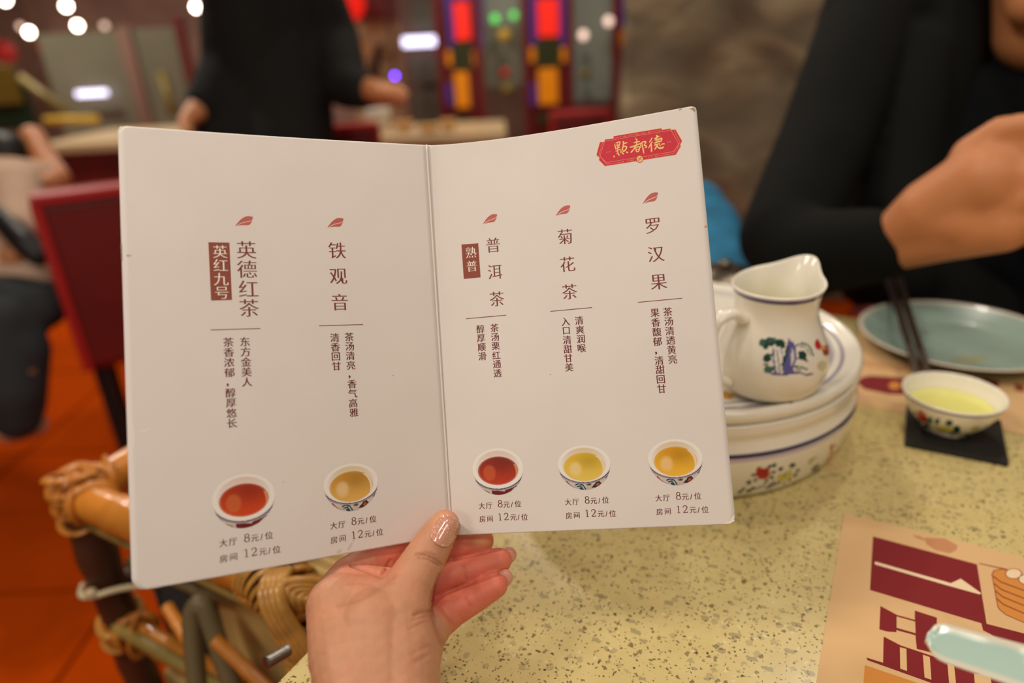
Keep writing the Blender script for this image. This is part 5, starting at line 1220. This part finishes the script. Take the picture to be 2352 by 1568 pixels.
for a, b in ((1026, 1098), (1216, 1300)):
    V, Fc = box_vf(((at_d(a, 200, sd_)[0] + at_d(b, 200, sd_)[0]) / 2, yw + .015, 1.15), at_d(b, 200, sd_)[0] - at_d(a, 200, sd_)[0], .02, 2.3); make('back_panel', V, Fc, M['frame_red'], scr, smooth=False)
for x0, x1, dd in ((1026, 1098, 0), (1216, 1300, -8)):
    m0, m1 = x0 + 18, x1 - 18
    for (a, b, c, e, mt) in ((m0, m1, 5 + dd, 92 + dd, 'red_glass'), (m0 - 4, m1 + 4, 96 + dd, 160 + dd, 'dark_green_glass'), (m0 + 2, m1 - 2, 164 + dd, 246 + dd, 'orange_glass'), (x0, m0 - 3, -40, 112 + dd, 'violet_glass'), (m1 + 3, x1, -40, 112 + dd, 'violet_glass'),
                             (x0, m0 - 6, 116 + dd, 150 + dd, 'orange_glass'), (m1 + 6, x1, 116 + dd, 150 + dd, 'orange_glass'), (x0, m0 - 3, 190, 240, 'violet_glass'), (m0, m1, -70, 0 + dd, 'violet_glass'), (m0, m1, 262, 282, 'dark_green_glass'), (x1 + 3 if x0 < 1100 else x0 - 12, x1 + 9 if x0 < 1100 else x0 - 4, -40, 110, 'blue_glass')):
        pane(scr, a, b, c, e, sd_ - .02, M[mt], 'colour_pane', .012, .03)
for a, b, c, e, mt in ((1112, 1204, -30, 60, 'clear_glass'), (1112, 1204, 64, 200, 'smoky'), (1314, 1404, -30, 230, 'clear_glass'), (1418, 1440, -30, 62, 'blue_glass'), (1418, 1440, 68, 104, 'orange_glass'), (1418, 1440, 150, 205, 'blue_glass')):
    pane(scr, a, b, c, e, sd_, M[mt], 'colour_pane', .008)
for (x, y, r, mt) in ((1137, 44, .018, 'lamp_green'), (1180, 36, .016, 'lamp_green'), (1158, 82, .028, 'yellow'), (1160, 168, .024, 'lantern_dim'), (1165, 206, .030, 'yellow_dim'), (1340, 82, .02, 'lamp_dim'), (1398, 50, .02, 'lamp_dim'), (1345, 170, .025, 'yellow_dim')):
    p = at_y(x, y, yw - .035); V, Fc, _ = blob([[(p, r), (p + [0, 0, .004], r)]], r / 5, 2); make('glass_boss', V, Fc, M[mt], scr)

cb = at_d(975, 200, 4.2); cb[2] = 0
cab = thing('cabinet', 'red-brown cabinet with grey glass doors left of the stained glass screen', 'cabinet', cb)
V, Fc = box_vf(cb + [0, .2, .95], .24, .36, 1.9, bevel=.01); make('cabinet_body', V, Fc, M['darkwall'], cab, smooth=False)
for a, b, c, e in ((948, 1008, 130, 190), (950, 1008, 205, 285), (948, 1008, 0, 70)): pane(cab, a, b, c, e, 4.16, M['smoky'], 'glass_door', .01, .01)
pane(cab, 926, 1010, 84, 106, 4.1, M['tube'], 'light_strip', .02, .02)
gp = at_d(290, 180, 4.7); gp[2] = 0
gl = thing('glass_partition', 'smoky green glass partition behind the left table, reflecting a light tube', 'partition', gp)
pane(gl, 120, 432, 70, 330, 4.7, M['smoky'], 'glass_panel', .02); pane(gl, 432, 446, 30, 330, 4.68, M['frame_red'], 'post', .05)
pane(gl, 176, 246, 208, 220, 4.62, M['tube'], 'tube_reflection', .02); pane(gl, 300, 330, 60, 330, 4.69, M['darkwall'], 'post', .03)  # glowing box stands in for a light tube's reflection in the glass
ye = at_d(100, 220, 3.7); ye[2] = 0
ys = thing('display_stand', 'dark green display stand with yellow slanted bars at the far left', 'stand', ye)
V, Fc = tube_vf([at_d(48, 178, 3.7), at_d(168, 268, 3.7)], .022, 10); make('slanted_bar', V, Fc, M['yellow_dim'], ys)
V, Fc = tube_vf([at_d(105, 277, 3.6), at_d(225, 273, 3.6)], .020, 10); make('yellow_bar', V, Fc, M['yellow'], ys)
V, Fc = tube_vf([at_d(372, 168, 4.4), at_d(398, 262, 4.4)], .026, 10); make('yellow_bar', V, Fc, M['yellow_dim'], ys)
pane(ys, -30, 70, 170, 300, 3.8, M['green_dark'], 'stand_panel', .03); pane(ys, -40, 40, 150, 240, 3.75, M['yellow_dim'], 'stand_panel', .03)
ar = at_d(860, 120, 5.0); ar[2] = 0
aw = thing('alcove', 'tan alcove with curved wooden arch, right of the standing person', 'alcove', ar)
pane(aw, 810, 950, 45, 300, 5.05, M['table_tan'], 'alcove_back', .03); pane(aw, 800, 960, -60, 44, 5.0, M['frame_red'], 'header', .05)
V, Fc = tube_vf(smooth_path([at_d(850, 250, 4.95), at_d(858, 150, 4.95), at_d(890, 80, 4.95), at_d(935, 20, 4.95), at_d(945, -60, 4.95)], 6), .035, 10); make('arch', V, Fc, M['bamboo_dark'], aw)
pane(aw, 790, 822, 62, 100, 4.9, M['green_glass'], 'green_pane', .02); pane(aw, 796, 836, 104, 142, 4.9, M['orange_glass'], 'amber_pane', .02)

# ------------------------------------------------------------------ hanging lamps and lanterns
def hanging(px, py, d, r, material, name, label, cat, group=None):
    c = at_d(px, py, d); root = thing(name, label, cat, c, group)
    V, Fc = lathe_vf(round_profile([(.0005, -r), (r * .6, -r * .8), (r, 0), (r * .6, r * .8), (.0005, r)], 5), c, 24); make('globe' if 'lamp' in name else 'paper_shade', V, Fc, material, root)
    V, Fc = tube_vf([c + [0, 0, r * .9], c + [0, 0, r * 1.3], [c[0], c[1], 2.66]], [r * .35, .006, .004], 8); make('cord', V, Fc, M['socket'], root)
for k, (px, py, d, r) in enumerate(((12, 0, 7, .037), (152, 14, 7, .037), (67, 74, 7.4, .037), (178, 59, 7.4, .037), (451, 16, 7, .037))):
    hanging(px, py, d, r, M['lamp'], 'pendant_lamp', ['small white pendant lamp cut by the upper left corner', 'white pendant lamp second from the left along the top edge', 'white pendant lamp lowest and leftmost of the group', 'white pendant lamp below the second one at the top', 'white pendant lamp beside the standing person'][k], 'lamp', 'white pendant lamps')
hanging(240, 59, 7.4, .03, M['lamp_dim'], 'pendant_lamp', 'dim pendant lamp at the right of the group', 'lamp', 'white pendant lamps')
hanging(46, 60, 7.4, .024, M['lamp_dim'], 'pendant_lamp', 'dim pendant lamp overlapping the lowest white one', 'lamp', 'white pendant lamps')
hanging(907, 174, 3.9, .011, M['lamp_violet'], 'pendant_lamp', 'small violet lamp right of the standing person', 'lamp')
hanging(797, 6, 4.4, .115, M['lantern'], 'lantern', 'big bright red lantern at the top beside the standing person', 'lantern', 'red paper lanterns')
hanging(10, 118, 6.5, .10, M['lantern_dim'], 'lantern', 'dim red lantern at the left edge', 'lantern', 'red paper lanterns')
hanging(112, 108, 6.5, .10, M['lantern_dim'], 'lantern', 'dim red lantern below the group of white lamps', 'lantern', 'red paper lanterns')
